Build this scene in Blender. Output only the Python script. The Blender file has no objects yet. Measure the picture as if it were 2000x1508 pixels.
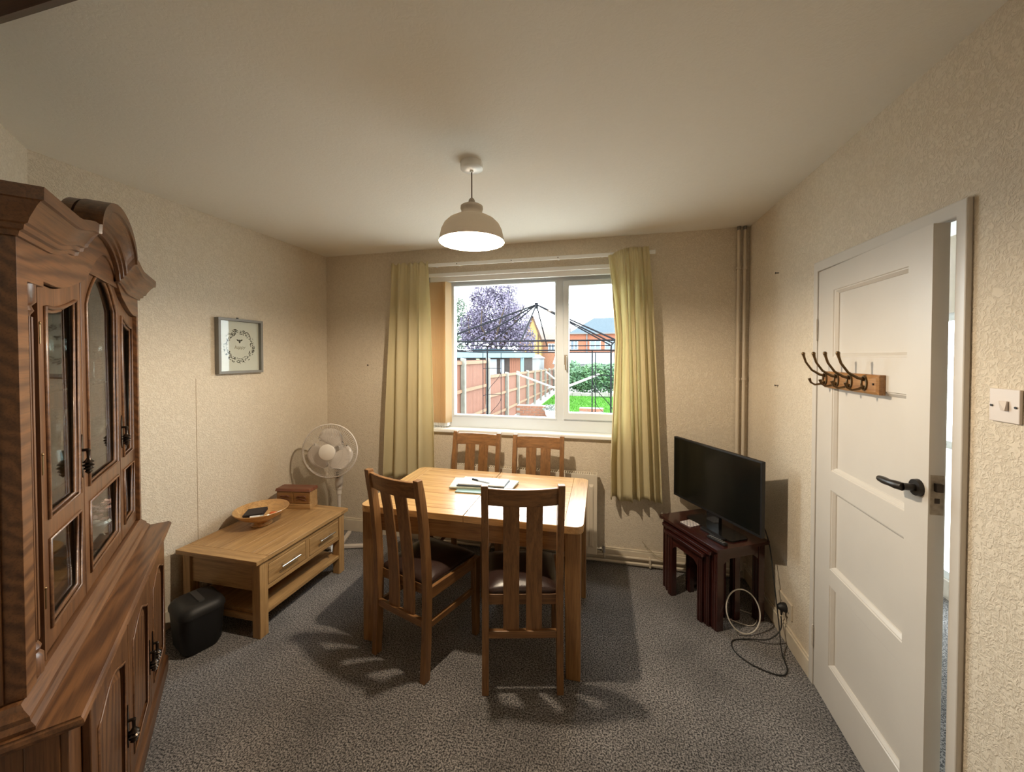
import bpy, bmesh, math, random
from mathutils import Vector, Matrix
random.seed(7)
SC = bpy.context.scene
C = SC.collection
PI = math.pi
H, D, XL, XR = 2.5, 2.99, -2.462, 1.012      # ceiling height, window wall, left wall, right wall

# ---------------------------------------------------------------- camera
cam_d = bpy.data.cameras.new('camera')
cam_d.sensor_width = 36.0
cam_d.lens = 737.06 / 2000 * 36
cam_d.shift_y = -44.26 / 2000
cam_d.clip_start = 0.02
cam_d.clip_end = 300
cam = bpy.data.objects.new('camera', cam_d)
C.objects.link(cam)
_y, _p, _r = 0.23308, -0.01799, -0.00044
_f = Vector((-math.sin(_y) * math.cos(_p), math.cos(_y) * math.cos(_p), math.sin(_p)))
_rt = Vector((math.cos(_y), math.sin(_y), 0))
_u = _rt.cross(_f)
_rt2 = _rt * math.cos(_r) + _u * math.sin(_r)
_u2 = _u * math.cos(_r) - _rt * math.sin(_r)
cam.matrix_world = Matrix(((_rt2.x, _u2.x, -_f.x, 0), (_rt2.y, _u2.y, -_f.y, 0), (_rt2.z, _u2.z, -_f.z, 1.5865), (0, 0, 0, 1)))
SC.camera = cam

# ---------------------------------------------------------------- view, sky, lights
SC.view_settings.view_transform = 'Standard'
SC.view_settings.look = 'None'
SC.view_settings.exposure = 0.15
SC.view_settings.gamma = 1.0
SC.view_settings.use_curve_mapping = False
SC.cycles.max_bounces = 10
SC.cycles.diffuse_bounces = 5
SC.cycles.glossy_bounces = 4
SC.cycles.transmission_bounces = 8
SC.cycles.transparent_max_bounces = 24
SC.cycles.caustics_reflective = False
SC.cycles.caustics_refractive = False
SC.cycles.use_denoising = True
SC.cycles.sample_clamp_indirect = 6.0

SKY = 12.5
LAMP_W = 96.0
w = bpy.data.worlds.new('overcast_sky')
SC.world = w
w.use_nodes = True
_bg = w.node_tree.nodes['Background']
_bg.inputs[0].default_value = (0.86, 0.94, 1.0, 1)
_bg.inputs[1].default_value = SKY

LAMP = Vector((-0.60, 1.705, 2.165))


def point_light(name, loc, watts, col, rad, parent=None):
    d = bpy.data.lights.new(name, 'POINT')
    d.energy = watts
    d.color = col
    d.shadow_soft_size = rad
    o = bpy.data.objects.new(name, d)
    C.objects.link(o)
    o.location = loc
    return o


point_light('pendant_bulb_light', LAMP, LAMP_W, (1.0, 0.84, 0.64), 0.027)
# unseen fill light added behind the camera to brighten the near room
point_light('rear_fill_light', (0.35, -1.6, 2.25), 5.0, (1.0, 0.83, 0.62), 0.08)


def portal(loc, rot, sx, sy):
    d = bpy.data.lights.new('window_portal', 'AREA')
    d.shape = 'RECTANGLE'
    d.size = sx
    d.size_y = sy
    d.cycles.is_portal = True
    o = bpy.data.objects.new('window_portal', d)
    C.objects.link(o)
    o.location = loc
    o.rotation_euler = rot


portal((-0.66, 3.16, 1.64), (PI / 2, 0, PI), 1.6, 1.26)

# ---------------------------------------------------------------- materials
MATS = {}


def newmat(name):
    m = bpy.data.materials.new(name)
    m.use_nodes = True
    nt = m.node_tree
    b = nt.nodes['Principled BSDF']
    return m, nt, b


def plain(name, col, rough=0.5, metal=0.0, coat=0.0, emit=None, spec=0.5, noise=0.0, nscale=20, bump=0.0, bscale=200, trans=0.0):
    if name in MATS:
        return MATS[name]
    m, nt, b = newmat(name)
    b.inputs['Base Color'].default_value = (*col, 1)
    b.inputs['Roughness'].default_value = rough
    b.inputs['Metallic'].default_value = metal
    b.inputs['Coat Weight'].default_value = coat
    b.inputs['Coat Roughness'].default_value = 0.12
    b.inputs['Specular IOR Level'].default_value = spec
    if trans:
        b.inputs['Transmission Weight'].default_value = trans
    if emit:
        b.inputs['Emission Color'].default_value = (*emit[0], 1)
        b.inputs['Emission Strength'].default_value = emit[1]
    tc = nt.nodes.new('ShaderNodeTexCoord')
    if noise:
        n = nt.nodes.new('ShaderNodeTexNoise')
        n.inputs['Scale'].default_value = nscale
        n.inputs['Detail'].default_value = 4
        nt.links.new(tc.outputs['Object'], n.inputs['Vector'])
        r = nt.nodes.new('ShaderNodeMapRange')
        r.inputs['From Min'].default_value = 0.3
        r.inputs['From Max'].default_value = 0.7
        r.inputs['To Min'].default_value = 1 - noise
        r.inputs['To Max'].default_value = 1 + noise
        mx = nt.nodes.new('ShaderNodeVectorMath')
        mx.operation = 'SCALE'
        mx.inputs[0].default_value = col
        nt.links.new(n.outputs['Fac'], r.inputs['Value'])
        nt.links.new(r.outputs['Result'], mx.inputs['Scale'])
        nt.links.new(mx.outputs['Vector'], b.inputs['Base Color'])
    if bump:
        n2 = nt.nodes.new('ShaderNodeTexNoise')
        n2.inputs['Scale'].default_value = bscale
        n2.inputs['Detail'].default_value = 3
        nt.links.new(tc.outputs['Object'], n2.inputs['Vector'])
        bp = nt.nodes.new('ShaderNodeBump')
        bp.inputs['Strength'].default_value = bump
        bp.inputs['Distance'].default_value = 0.002
        nt.links.new(n2.outputs['Fac'], bp.inputs['Height'])
        nt.links.new(bp.outputs['Normal'], b.inputs['Normal'])
    MATS[name] = m
    return m


def wood(name, c1, c2, axis=2, scale=1.0, rough=0.4, coat=0.0, cathedral=False, contrast=1.0):
    """grained wood; axis = direction the grain runs in object space"""
    key = '%s_%s' % (name, 'xyz'[axis])
    if key in MATS:
        return MATS[key]
    m, nt, b = newmat(key)
    L = nt.links.new
    tc = nt.nodes.new('ShaderNodeTexCoord')
    mp = nt.nodes.new('ShaderNodeMapping')
    s = [22 * scale] * 3
    s[axis] = 1.6 * scale
    mp.inputs['Scale'].default_value = s
    L(tc.outputs['Object'], mp.inputs['Vector'])
    n = nt.nodes.new('ShaderNodeTexNoise')
    n.inputs['Scale'].default_value = 1.6
    n.inputs['Detail'].default_value = 7
    n.inputs['Roughness'].default_value = 0.62
    n.inputs['Distortion'].default_value = 0.9
    L(mp.outputs['Vector'], n.inputs['Vector'])
    ramp = nt.nodes.new('ShaderNodeValToRGB')
    ramp.color_ramp.elements[0].position = 0.5 - 0.2 / contrast
    ramp.color_ramp.elements[0].color = (*c2, 1)
    ramp.color_ramp.elements[1].position = 0.5 + 0.16 / contrast
    ramp.color_ramp.elements[1].color = (*c1, 1)
    if cathedral:
        mp2 = nt.nodes.new('ShaderNodeMapping')
        s2 = [13.0] * 3
        s2[axis] = 1.6
        mp2.inputs['Scale'].default_value = s2
        L(tc.outputs['Object'], mp2.inputs['Vector'])
        wv = nt.nodes.new('ShaderNodeTexWave')
        wv.bands_direction = 'DIAGONAL'
        wv.inputs['Scale'].default_value = 1.1
        wv.inputs['Distortion'].default_value = 7.0
        wv.inputs['Detail'].default_value = 3
        wv.inputs['Detail Scale'].default_value = 1.3
        L(mp2.outputs['Vector'], wv.inputs['Vector'])
        mx = nt.nodes.new('ShaderNodeMix')
        mx.inputs[0].default_value = 0.38
        L(n.outputs['Fac'], mx.inputs[2])
        L(wv.outputs['Fac'], mx.inputs[3])
        L(mx.outputs[0], ramp.inputs['Fac'])
        ramp.color_ramp.elements[0].position = 0.22
        ramp.color_ramp.elements[1].position = 0.68
    else:
        L(n.outputs['Fac'], ramp.inputs['Fac'])
    # fine dark pores along the grain
    mp3 = nt.nodes.new('ShaderNodeMapping')
    s3 = [260 * scale] * 3
    s3[axis] = 9 * scale
    mp3.inputs['Scale'].default_value = s3
    L(tc.outputs['Object'], mp3.inputs['Vector'])
    n3 = nt.nodes.new('ShaderNodeTexNoise')
    n3.inputs['Scale'].default_value = 1.0
    n3.inputs['Detail'].default_value = 2
    L(mp3.outputs['Vector'], n3.inputs['Vector'])
    mr = nt.nodes.new('ShaderNodeMapRange')
    mr.inputs['From Min'].default_value = 0.33
    mr.inputs['From Max'].default_value = 0.5
    mr.inputs['To Min'].default_value = 0.72
    mr.inputs['To Max'].default_value = 1.0
    L(n3.outputs['Fac'], mr.inputs['Value'])
    vm = nt.nodes.new('ShaderNodeVectorMath')
    vm.operation = 'SCALE'
    L(ramp.outputs['Color'], vm.inputs[0])
    L(mr.outputs['Result'], vm.inputs['Scale'])
    L(vm.outputs['Vector'], b.inputs['Base Color'])
    b.inputs['Roughness'].default_value = rough
    b.inputs['Coat Weight'].default_value = coat
    b.inputs['Coat Roughness'].default_value = 0.14
    bp = nt.nodes.new('ShaderNodeBump')
    bp.inputs['Strength'].default_value = 0.12
    bp.inputs['Distance'].default_value = 0.001
    L(n3.outputs['Fac'], bp.inputs['Height'])
    L(bp.outputs['Normal'], b.inputs['Normal'])
    MATS[key] = m
    return m


OAK = ((0.28, 0.137, 0.050), (0.14, 0.063, 0.021))
TOAK = ((0.62, 0.37, 0.15), (0.40, 0.205, 0.07))
COAK = ((0.50, 0.30, 0.125), (0.31, 0.165, 0.06))
DOAK = ((0.175, 0.076, 0.028), (0.068, 0.026, 0.010))
MAHO = ((0.060, 0.014, 0.010), (0.022, 0.005, 0.004))


def oak(a): return wood('oak_chair', *OAK, axis=a, rough=0.42, coat=0.15)
def boak(a): return wood('oak_table_base_shaded', (0.36, 0.19, 0.07), (0.21, 0.098, 0.032), axis=a, rough=0.38, coat=0.25)  # table oak darkened for apron and legs, their shade put into the colour
def toak(a): return wood('oak_table', *TOAK, axis=a, rough=0.3, coat=0.55)
def coak(a): return wood('oak_low_unit', *COAK, axis=a, rough=0.45, coat=0.1)
def doak(a, c=False): return wood('oak_cabinet' + ('_figured' if c else ''), *DOAK, axis=a, rough=0.42, coat=0.18, cathedral=c)
def maho(a): return wood('mahogany', *MAHO, axis=a, rough=0.25, coat=0.5)


def emboss(name, col, col2, scale, strength, dist, rough=0.8):
    m, nt, b = newmat(name)
    L = nt.links.new
    tc = nt.nodes.new('ShaderNodeTexCoord')
    n = nt.nodes.new('ShaderNodeTexNoise')
    n.inputs['Scale'].default_value = scale
    n.inputs['Detail'].default_value = 3.0
    n.inputs['Roughness'].default_value = 0.55
    n.inputs['Distortion'].default_value = 1.6
    L(tc.outputs['Object'], n.inputs['Vector'])
    r = nt.nodes.new('ShaderNodeValToRGB')
    r.color_ramp.elements[0].position = 0.40
    r.color_ramp.elements[0].color = (*col2, 1)
    r.color_ramp.elements[1].position = 0.56
    r.color_ramp.elements[1].color = (*col, 1)
    L(n.outputs['Fac'], r.inputs['Fac'])
    L(r.outputs['Color'], b.inputs['Base Color'])
    b.inputs['Roughness'].default_value = rough
    b.inputs['Specular IOR Level'].default_value = 0.25
    sm = nt.nodes.new('ShaderNodeMapRange')
    sm.interpolation_type = 'SMOOTHSTEP'
    sm.inputs['From Min'].default_value = 0.38
    sm.inputs['From Max'].default_value = 0.6
    L(n.outputs['Fac'], sm.inputs['Value'])
    bp = nt.nodes.new('ShaderNodeBump')
    bp.inputs['Strength'].default_value = strength
    bp.inputs['Distance'].default_value = dist
    L(sm.outputs['Result'], bp.inputs['Height'])
    L(bp.outputs['Normal'], b.inputs['Normal'])
    MATS[name] = m
    return m


PAPER = emboss('embossed_wallpaper', (0.74, 0.655, 0.53), (0.67, 0.585, 0.465), 62, 0.55, 0.0035)
CEIL = emboss('ceiling_paint', (0.83, 0.80, 0.73), (0.82, 0.79, 0.72), 40, 0.12, 0.002)
WHITE = plain('white_gloss_paint', (0.63, 0.585, 0.525), 0.35, coat=0.1, noise=0.02, nscale=6)
SKIRT = plain('cream_gloss_paint', (0.66, 0.58, 0.46), 0.4, noise=0.05)
UPVC = plain('white_upvc', (0.70, 0.75, 0.79), 0.3)
SILLM = plain('white_sill_paint', (0.88, 0.88, 0.86), 0.25)
BLACK = plain('black_plastic', (0.008, 0.008, 0.009), 0.55)
PLASTIC = plain('white_plastic', (0.72, 0.66, 0.6), 0.35)
CHROME = plain('chrome', (0.75, 0.73, 0.7), 0.18, metal=1)
BRASS = plain('antique_brass', (0.16, 0.10, 0.045), 0.35, metal=0.8)
PEWTER = plain('dark_bronze', (0.05, 0.038, 0.03), 0.28, metal=0.9)
LEATHER = plain('brown_leather', (0.028, 0.014, 0.011), 0.33, bump=0.25, bscale=160)


def carpet_mat():
    m, nt, b = newmat('slate_carpet')
    L = nt.links.new
    tc = nt.nodes.new('ShaderNodeTexCoord')
    n = nt.nodes.new('ShaderNodeTexNoise')
    n.inputs['Scale'].default_value = 145
    n.inputs['Detail'].default_value = 3
    n.inputs['Roughness'].default_value = 0.7
    L(tc.outputs['Object'], n.inputs['Vector'])
    n2 = nt.nodes.new('ShaderNodeTexNoise')
    n2.inputs['Scale'].default_value = 3.0
    n2.inputs['Detail'].default_value = 3
    L(tc.outputs['Object'], n2.inputs['Vector'])
    r = nt.nodes.new('ShaderNodeValToRGB')
    r.color_ramp.elements[0].position = 0.43
    r.color_ramp.elements[0].color = (0.010, 0.010, 0.012, 1)
    r.color_ramp.elements[1].position = 0.585
    r.color_ramp.elements[1].color = (0.34, 0.315, 0.30, 1)
    L(n.outputs['Fac'], r.inputs['Fac'])
    mr = nt.nodes.new('ShaderNodeMapRange')
    mr.inputs['From Min'].default_value = 0.3
    mr.inputs['From Max'].default_value = 0.7
    mr.inputs['To Min'].default_value = 0.68
    mr.inputs['To Max'].default_value = 1.3
    L(n2.outputs['Fac'], mr.inputs['Value'])
    vm = nt.nodes.new('ShaderNodeVectorMath')
    vm.operation = 'SCALE'
    L(r.outputs['Color'], vm.inputs[0])
    L(mr.outputs['Result'], vm.inputs['Scale'])
    L(vm.outputs['Vector'], b.inputs['Base Color'])
    b.inputs['Roughness'].default_value = 0.95
    b.inputs['Specular IOR Level'].default_value = 0.15
    b.inputs['Sheen Weight'].default_value = 0.25
    bp = nt.nodes.new('ShaderNodeBump')
    bp.inputs['Strength'].default_value = 0.9
    bp.inputs['Distance'].default_value = 0.008
    L(n.outputs['Fac'], bp.inputs['Height'])
    L(bp.outputs['Normal'], b.inputs['Normal'])
    MATS['carpet'] = m
    return m


def glass_mat(name, tint=(1, 1, 1), refl=0.9):
    """thin pane: clear with a fresnel reflection"""
    m = bpy.data.materials.new(name)
    m.use_nodes = True
    nt = m.node_tree
    nt.nodes.remove(nt.nodes['Principled BSDF'])
    out = nt.nodes['Material Output']
    t = nt.nodes.new('ShaderNodeBsdfTransparent')
    t.inputs[0].default_value = (*tint, 1)
    g = nt.nodes.new('ShaderNodeBsdfGlossy')
    g.inputs['Roughness'].default_value = 0.03
    g.inputs[0].default_value = (refl, refl, refl, 1)
    f = nt.nodes.new('ShaderNodeFresnel')
    f.inputs[0].default_value = 1.45
    geo = nt.nodes.new('ShaderNodeNewGeometry')     # reflect at the entry face only
    inv = nt.nodes.new('ShaderNodeMath')
    inv.operation = 'SUBTRACT'
    inv.inputs[0].default_value = 1.0
    nt.links.new(geo.outputs['Backfacing'], inv.inputs[1])
    mul = nt.nodes.new('ShaderNodeMath')
    mul.operation = 'MULTIPLY'
    nt.links.new(f.outputs[0], mul.inputs[0])
    nt.links.new(inv.outputs[0], mul.inputs[1])
    mx = nt.nodes.new('ShaderNodeMixShader')
    nt.links.new(mul.outputs[0], mx.inputs[0])
    nt.links.new(t.outputs[0], mx.inputs[1])
    nt.links.new(g.outputs[0], mx.inputs[2])
    nt.links.new(mx.outputs[0], out.inputs[0])
    MATS[name] = m
    return m


PANE = glass_mat('window_glass', (0.97, 0.99, 0.98))
CABGLASS = glass_mat('cabinet_glass', (0.93, 0.95, 0.93))
WARE = glass_mat('cut_glass', (0.86, 0.88, 0.87))


def cloth(name, col, transl=0.4, stripe=0.0):
    m = bpy.data.materials.new(name)
    m.use_nodes = True
    nt = m.node_tree
    b = nt.nodes['Principled BSDF']
    out = nt.nodes['Material Output']
    b.inputs['Base Color'].default_value = (*col, 1)
    b.inputs['Roughness'].default_value = 0.9
    b.inputs['Specular IOR Level'].default_value = 0.1
    t = nt.nodes.new('ShaderNodeBsdfTranslucent')
    t.inputs[0].default_value = (*col, 1)
    mx = nt.nodes.new('ShaderNodeMixShader')
    mx.inputs[0].default_value = transl
    tc = nt.nodes.new('ShaderNodeTexCoord')
    n = nt.nodes.new('ShaderNodeTexNoise')
    n.inputs['Scale'].default_value = 350
    nt.links.new(tc.outputs['Object'], n.inputs['Vector'])
    bp = nt.nodes.new('ShaderNodeBump')
    bp.inputs['Strength'].default_value = 0.25
    bp.inputs['Distance'].default_value = 0.001
    nt.links.new(n.outputs['Fac'], bp.inputs['Height'])
    nt.links.new(bp.outputs['Normal'], b.inputs['Normal'])
    nt.links.new(b.outputs[0], mx.inputs[1])
    nt.links.new(t.outputs[0], mx.inputs[2])
    nt.links.new(mx.outputs[0], out.inputs[0])
    MATS[name] = m
    return m


# ---------------------------------------------------------------- geometry helpers
def nb(): return bmesh.new()


def box(bm, x0, x1, y0, y1, z0, z1):
    v = [bm.verts.new((x, y, z)) for x in (x0, x1) for y in (y0, y1) for z in (z0, z1)]
    for f in ((0, 1, 3, 2), (4, 6, 7, 5), (0, 4, 5, 1), (2, 3, 7, 6), (0, 2, 6, 4), (1, 5, 7, 3)):
        bm.faces.new([v[i] for i in f])
    return v


def hexa(bm, v8):
    """8 corners: bottom ring 4, top ring 4"""
    v = [bm.verts.new(p) for p in v8]
    for f in ((3, 2, 1, 0), (4, 5, 6, 7), (0, 1, 5, 4), (1, 2, 6, 5), (2, 3, 7, 6), (3, 0, 4, 7)):
        bm.faces.new([v[i] for i in f])
    return v


def bar(bm, p0, p1, wd, ht, up=(0, 0, 1)):
    p0, p1 = Vector(p0), Vector(p1)
    d = (p1 - p0).normalized()
    up = Vector(up)
    if abs(d.dot(up)) > 0.99:
        up = Vector((0, 1, 0))
    s = d.cross(up).normalized()
    u = s.cross(d)
    a, b = s * wd / 2, u * ht / 2
    hexa(bm, [p0 - a - b, p0 + a - b, p0 + a + b, p0 - a + b, p1 - a - b, p1 + a - b, p1 + a + b, p1 - a + b])


def cyl(bm, p0, p1, r0, r1=None, n=12, caps=True):
    p0, p1 = Vector(p0), Vector(p1)
    r1 = r0 if r1 is None else r1
    d = (p1 - p0).normalized()
    s = d.orthogonal().normalized()
    u = d.cross(s)
    a, b = [], []
    for i in range(n):
        t = 2 * PI * i / n
        k = s * math.cos(t) + u * math.sin(t)
        a.append(bm.verts.new(p0 + k * r0))
        b.append(bm.verts.new(p1 + k * r1))
    for i in range(n):
        j = (i + 1) % n
        bm.faces.new((a[i], a[j], b[j], b[i]))
    if caps:
        bm.faces.new(a[::-1])
        bm.faces.new(b)


def tube(bm, pts, r, n=8, closed=False, caps=True):
    pts = [Vector(p) for p in pts]
    N = len(pts)
    rr = r if isinstance(r, (list, tuple)) else [r] * N
    nrm = None
    rings = []
    for i, p in enumerate(pts):
        if closed:
            d = pts[(i + 1) % N] - pts[i - 1]
        else:
            d = pts[min(i + 1, N - 1)] - pts[max(i - 1, 0)]
        d.normalize()
        if nrm is None:
            nrm = d.orthogonal().normalized()
        else:
            nrm = (nrm - d * nrm.dot(d)).normalized()
        b = d.cross(nrm)
        rings.append([bm.verts.new(p + (nrm * math.cos(2 * PI * k / n) + b * math.sin(2 * PI * k / n)) * rr[i]) for k in range(n)])
    for i in range(N if closed else N - 1):
        a, b = rings[i], rings[(i + 1) % N]
        for k in range(n):
            j = (k + 1) % n
            bm.faces.new((a[k], a[j], b[j], b[k]))
    if caps and not closed:
        bm.faces.new(rings[0][::-1])
        bm.faces.new(rings[-1])


def lathe(bm, prof, c=(0, 0, 0), n=24, mtx=None):
    rings = []
    c = Vector(c)
    for r, z in prof:
        if r < 1e-6:
            rings.append([bm.verts.new(Vector((0, 0, z)))])
        else:
            rings.append([bm.verts.new(Vector((r * math.cos(2 * PI * k / n), r * math.sin(2 * PI * k / n), z))) for k in range(n)])
    for a, b in zip(rings, rings[1:]):
        if len(a) == 1 and len(b) == 1:
            continue
        for k in range(n):
            j = (k + 1) % n
            if len(a) == 1:
                bm.faces.new((a[0], b[k], b[j]))
            elif len(b) == 1:
                bm.faces.new((a[k], a[j], b[0]))
            else:
                bm.faces.new((a[k], a[j], b[j], b[k]))
    for rg in rings:
        for v in rg:
            v.co = (mtx @ v.co if mtx else v.co) + c


def plate(bm, loops, t0, t1, fn):
    """flat outline with holes (first loop outer), thickness t0..t1; fn maps (u, v, t)"""
    tb = bmesh.new()
    edges = []
    for lp in loops:
        vs = [tb.verts.new((u, v, 0)) for u, v in lp]
        for i in range(len(vs)):
            edges.append(tb.edges.new((vs[i], vs[(i + 1) % len(vs)])))
    bmesh.ops.triangle_fill(tb, edges=edges, use_beauty=True, use_dissolve=False)
    tb.verts.index_update()
    co = [(v.co.x, v.co.y) for v in tb.verts]
    fs = [[v.index for v in f.verts] for f in tb.faces]
    be = [(e.verts[0].index, e.verts[1].index) for e in tb.edges if len(e.link_faces) == 1]
    tb.free()
    a = [bm.verts.new(fn(u, v, t0)) for u, v in co]
    b = [bm.verts.new(fn(u, v, t1)) for u, v in co]
    for f in fs:
        bm.faces.new([a[i] for i in f])
        bm.faces.new([b[i] for i in reversed(f)])
    for i, j in be:
        bm.faces.new((a[i], a[j], b[j], b[i]))


def obj(name, bm, mat, parent=None, bevel=0.0, seg=2, smooth=False, label=None, solid=0.0, sub=0):
    bmesh.ops.recalc_face_normals(bm, faces=bm.faces[:])
    me = bpy.data.meshes.new(name)
    bm.to_mesh(me)
    bm.free()
    if isinstance(mat, (list, tuple)):
        for k in mat:
            me.materials.append(k)
    else:
        me.materials.append(mat)
    if smooth:
        me.polygons.foreach_set('use_smooth', [True] * len(me.polygons))
        if smooth == 'auto':
            me.set_sharp_from_angle(angle=math.radians(40))
    o = bpy.data.objects.new(name, me)
    C.objects.link(o)
    if parent:
        o.parent = parent
    if solid:
        md = o.modifiers.new('solid', 'SOLIDIFY')
        md.thickness = solid
    if bevel:
        md = o.modifiers.new('bevel', 'BEVEL')
        md.width = bevel
        md.segments = seg
        md.limit_method = 'ANGLE'
        md.angle_limit = math.radians(35)
    if sub:
        md = o.modifiers.new('subsurf', 'SUBSURF')
        md.levels = md.render_levels = sub
    if label:
        o['label'] = label
    return o


def bobj(name, ext, mat, parent=None, bevel=0.0, **k):
    bm = nb()
    box(bm, *ext)
    return obj(name, bm, mat, parent, bevel, **k)


def tag(o, label, cat, group=None, kind=None):
    o['label'] = label
    o['category'] = cat
    if group:
        o['group'] = group
    if kind:
        o['kind'] = kind
    return o


def thing(name, label, cat, loc=(0, 0, 0), rz=0.0, group=None):
    o = bpy.data.objects.new(name, None)
    o.empty_display_size = 0.05
    C.objects.link(o)
    o.location = loc
    o.rotation_euler = (0, 0, rz)
    return tag(o, label, cat, group)


def struct(o):
    o['kind'] = 'structure'
    return o


def dup(root, loc, rz, label, group=None):
    r = root.copy()
    C.objects.link(r)
    r.location = loc
    r.rotation_euler = (0, 0, rz)
    r['label'] = label
    if group:
        r['group'] = group
    for ch in list(root.children):
        c = ch.copy()
        C.objects.link(c)
        c.parent = r
        for g in list(ch.children):
            d = g.copy()
            C.objects.link(d)
            d.parent = c
    return r


# ================================================================ THE SETTING
YB = -2.3     # wall behind the camera
struct(bobj('floor', (XL - 0.3, XR + 0.02, YB, D + 0.02, -0.06, 0.0), carpet_mat()))
struct(bobj('ceiling', (XL - 0.3, XR + 0.3, YB - 0.1, D + 0.3, H, H + 0.08), CEIL))

WX0, WX1, WZ0, WZ1 = -1.46, 0.19, 0.975, 2.285
bm = nb()
plate(bm, [[(XL - 0.2, -0.06), (XR + 0.3, -0.06), (XR + 0.3, H), (XL - 0.2, H)], [(WX0, WZ0), (WX1, WZ0), (WX1, WZ1), (WX0, WZ1)]], D, D + 0.26, lambda u, v, t: (u, t, v))
struct(obj('wall_back', bm, PAPER))
struct(bobj('wall_left', (XL - 0.12, XL, YB, D, -0.06, H), PAPER))
DY0, DY1, DZ1 = 1.364, 2.088, 1.992
bm = nb()
plate(bm, [[(YB, -0.06), (DY0, -0.06), (DY0, DZ1), (DY1, DZ1), (DY1, -0.06), (D, -0.06), (D, H), (YB, H)]], XR, XR + 0.11, lambda u, v, t: (t, u, v))
struct(obj('wall_right', bm, PAPER))
struct(bobj('wall_rear', (XL - 0.12, XR + 0.3, YB - 0.1, YB, -0.06, H), PAPER))
# angled chimney wall behind the display cabinet
PHI = 0.85
CC = Vector((XL, 1.139, 0))
CA = Vector((math.sin(PHI), -math.cos(PHI), 0))     # along the cabinet, towards the camera side
CN = Vector((math.cos(PHI), math.sin(PHI), 0))      # out of the angled wall
bm = nb()
e = CC + CA * 1.95
q = [(CC.x - 0.001, CC.y), (e.x, e.y), (e.x, YB), (XL - 0.001, YB)]
hexa(bm, [(x, y, -0.05) for x, y in q] + [(x, y, H) for x, y in q])
struct(obj('wall_chimney', bm, PAPER))

# wallpaper seams on the left wall
for yy, z0 in ((1.832, 0.4),):
    struct(bobj('trim_1', (XL - 0.001, XL + 0.0015, yy - 0.0012, yy + 0.0012, z0, 1.45), plain('dark_seam_paper', (0.42, 0.33, 0.22), 0.9)))

# baseboards
bm = nb()
box(bm, XL, XR, D - 0.016, D, 0, 0.105)
box(bm, XL, XR, D - 0.010, D, 0.105, 0.118)
struct(obj('baseboard_back', bm, SKIRT, bevel=0.003))
bm = nb()
box(bm, XL, XL + 0.016, CC.y, D, 0, 0.11)
struct(obj('baseboard_left', bm, SKIRT, bevel=0.004))
bm = nb()
box(bm, XR - 0.016, XR, 2.12, D, 0, 0.085)
box(bm, XR - 0.010, XR, 2.12, D, 0.085, 0.097)
box(bm, XR - 0.016, XR, YB, 1.328, 0, 0.085)
struct(obj('baseboard_right', bm, SKIRT, bevel=0.003))

# dark beam across the ceiling above the camera
bm = nb()
prof = [(0.32, 2.50), (0.32, 2.40), (0.61, 2.40), (0.635, 2.415), (0.635, 2.44), (0.665, 2.47), (0.688, 2.5)]
a = [bm.verts.new((XL, y, z)) for y, z in prof]
b = [bm.verts.new((XR, y, z)) for y, z in prof]
for i in range(len(prof)):
    j = (i + 1) % len(prof)
    bm.faces.new((a[i], a[j], b[j], b[i]))
bm.faces.new(a)
bm.faces.new(b[::-1])
struct(obj('beam', bm, wood('beam_wood', (0.07, 0.03, 0.014), (0.03, 0.012, 0.006), axis=0)))

# ---------------- window
win = bpy.data.objects.new('window_1', None)
C.objects.link(win)
win['kind'] = 'structure'
FY0, FY1 = D + 0.085, D + 0.15
GX0, GX1, GZ0, GZ1 = -1.245, -0.367, 1.082, 2.194       # fixed pane opening
CX0, CX1, CZ0, CZ1 = -0.256, 0.115, 1.135, 2.153         # casement pane opening
bm = nb()
plate(bm, [[(WX0, WZ0), (WX1, WZ0), (WX1, WZ1), (WX0, WZ1)],
           [(GX0, GZ0), (GX1, GZ0), (GX1, GZ1), (GX0, GZ1)],
           [(-0.30, GZ0), (0.15, GZ0), (0.15, GZ1), (-0.30, GZ1)],
           [(-1.415, GZ0), (-1.30, GZ0), (-1.30, GZ1), (-1.415, GZ1)]], FY0, FY1, lambda u, v, t: (u, t, v))
obj('window_frame', bm, UPVC, win, bevel=0.006)
bm = nb()
plate(bm, [[(-0.302, GZ0 - 0.004), (0.152, GZ0 - 0.004), (0.152, GZ1 + 0.004), (-0.302, GZ1 + 0.004)],
           [(CX0, CZ0), (CX1, CZ0), (CX1, CZ1), (CX0, CZ1)]], FY0 - 0.022, FY1 - 0.02, lambda u, v, t: (u, t, v))
obj('sash', bm, UPVC, win, bevel=0.006)
bobj('pane', (GX0 - 0.01, GX1 + 0.01, FY0 + 0.03, FY0 + 0.034, GZ0 - 0.01, GZ1 + 0.01), PANE, win)
bobj('pane', (CX0 - 0.01, CX1 + 0.01, FY0 + 0.012, FY0 + 0.016, CZ0 - 0.01, CZ1 + 0.01), PANE, win)
bobj('pane', (-1.42, -1.295, FY0 + 0.03, FY0 + 0.034, GZ0 - 0.01, GZ1 + 0.01), PANE, win)
bm = nb()
plate(bm, [[(GX0 - 0.012, GZ0 - 0.012), (GX1 + 0.012, GZ0 - 0.012), (GX1 + 0.012, GZ1 + 0.012), (GX0 - 0.012, GZ1 + 0.012)],
           [(GX0 + 0.002, GZ0 + 0.002), (GX1 - 0.002, GZ0 + 0.002), (GX1 - 0.002, GZ1 - 0.002), (GX0 + 0.002, GZ1 - 0.002)]], FY0 - 0.008, FY0 + 0.03, lambda u, v, t: (u, t, v))
obj('glazing_bead', bm, UPVC, win, bevel=0.003)
bm = nb()
box(bm, -0.292, -0.268, FY0 - 0.034, FY0 - 0.022, 1.52, 1.60)
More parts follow.
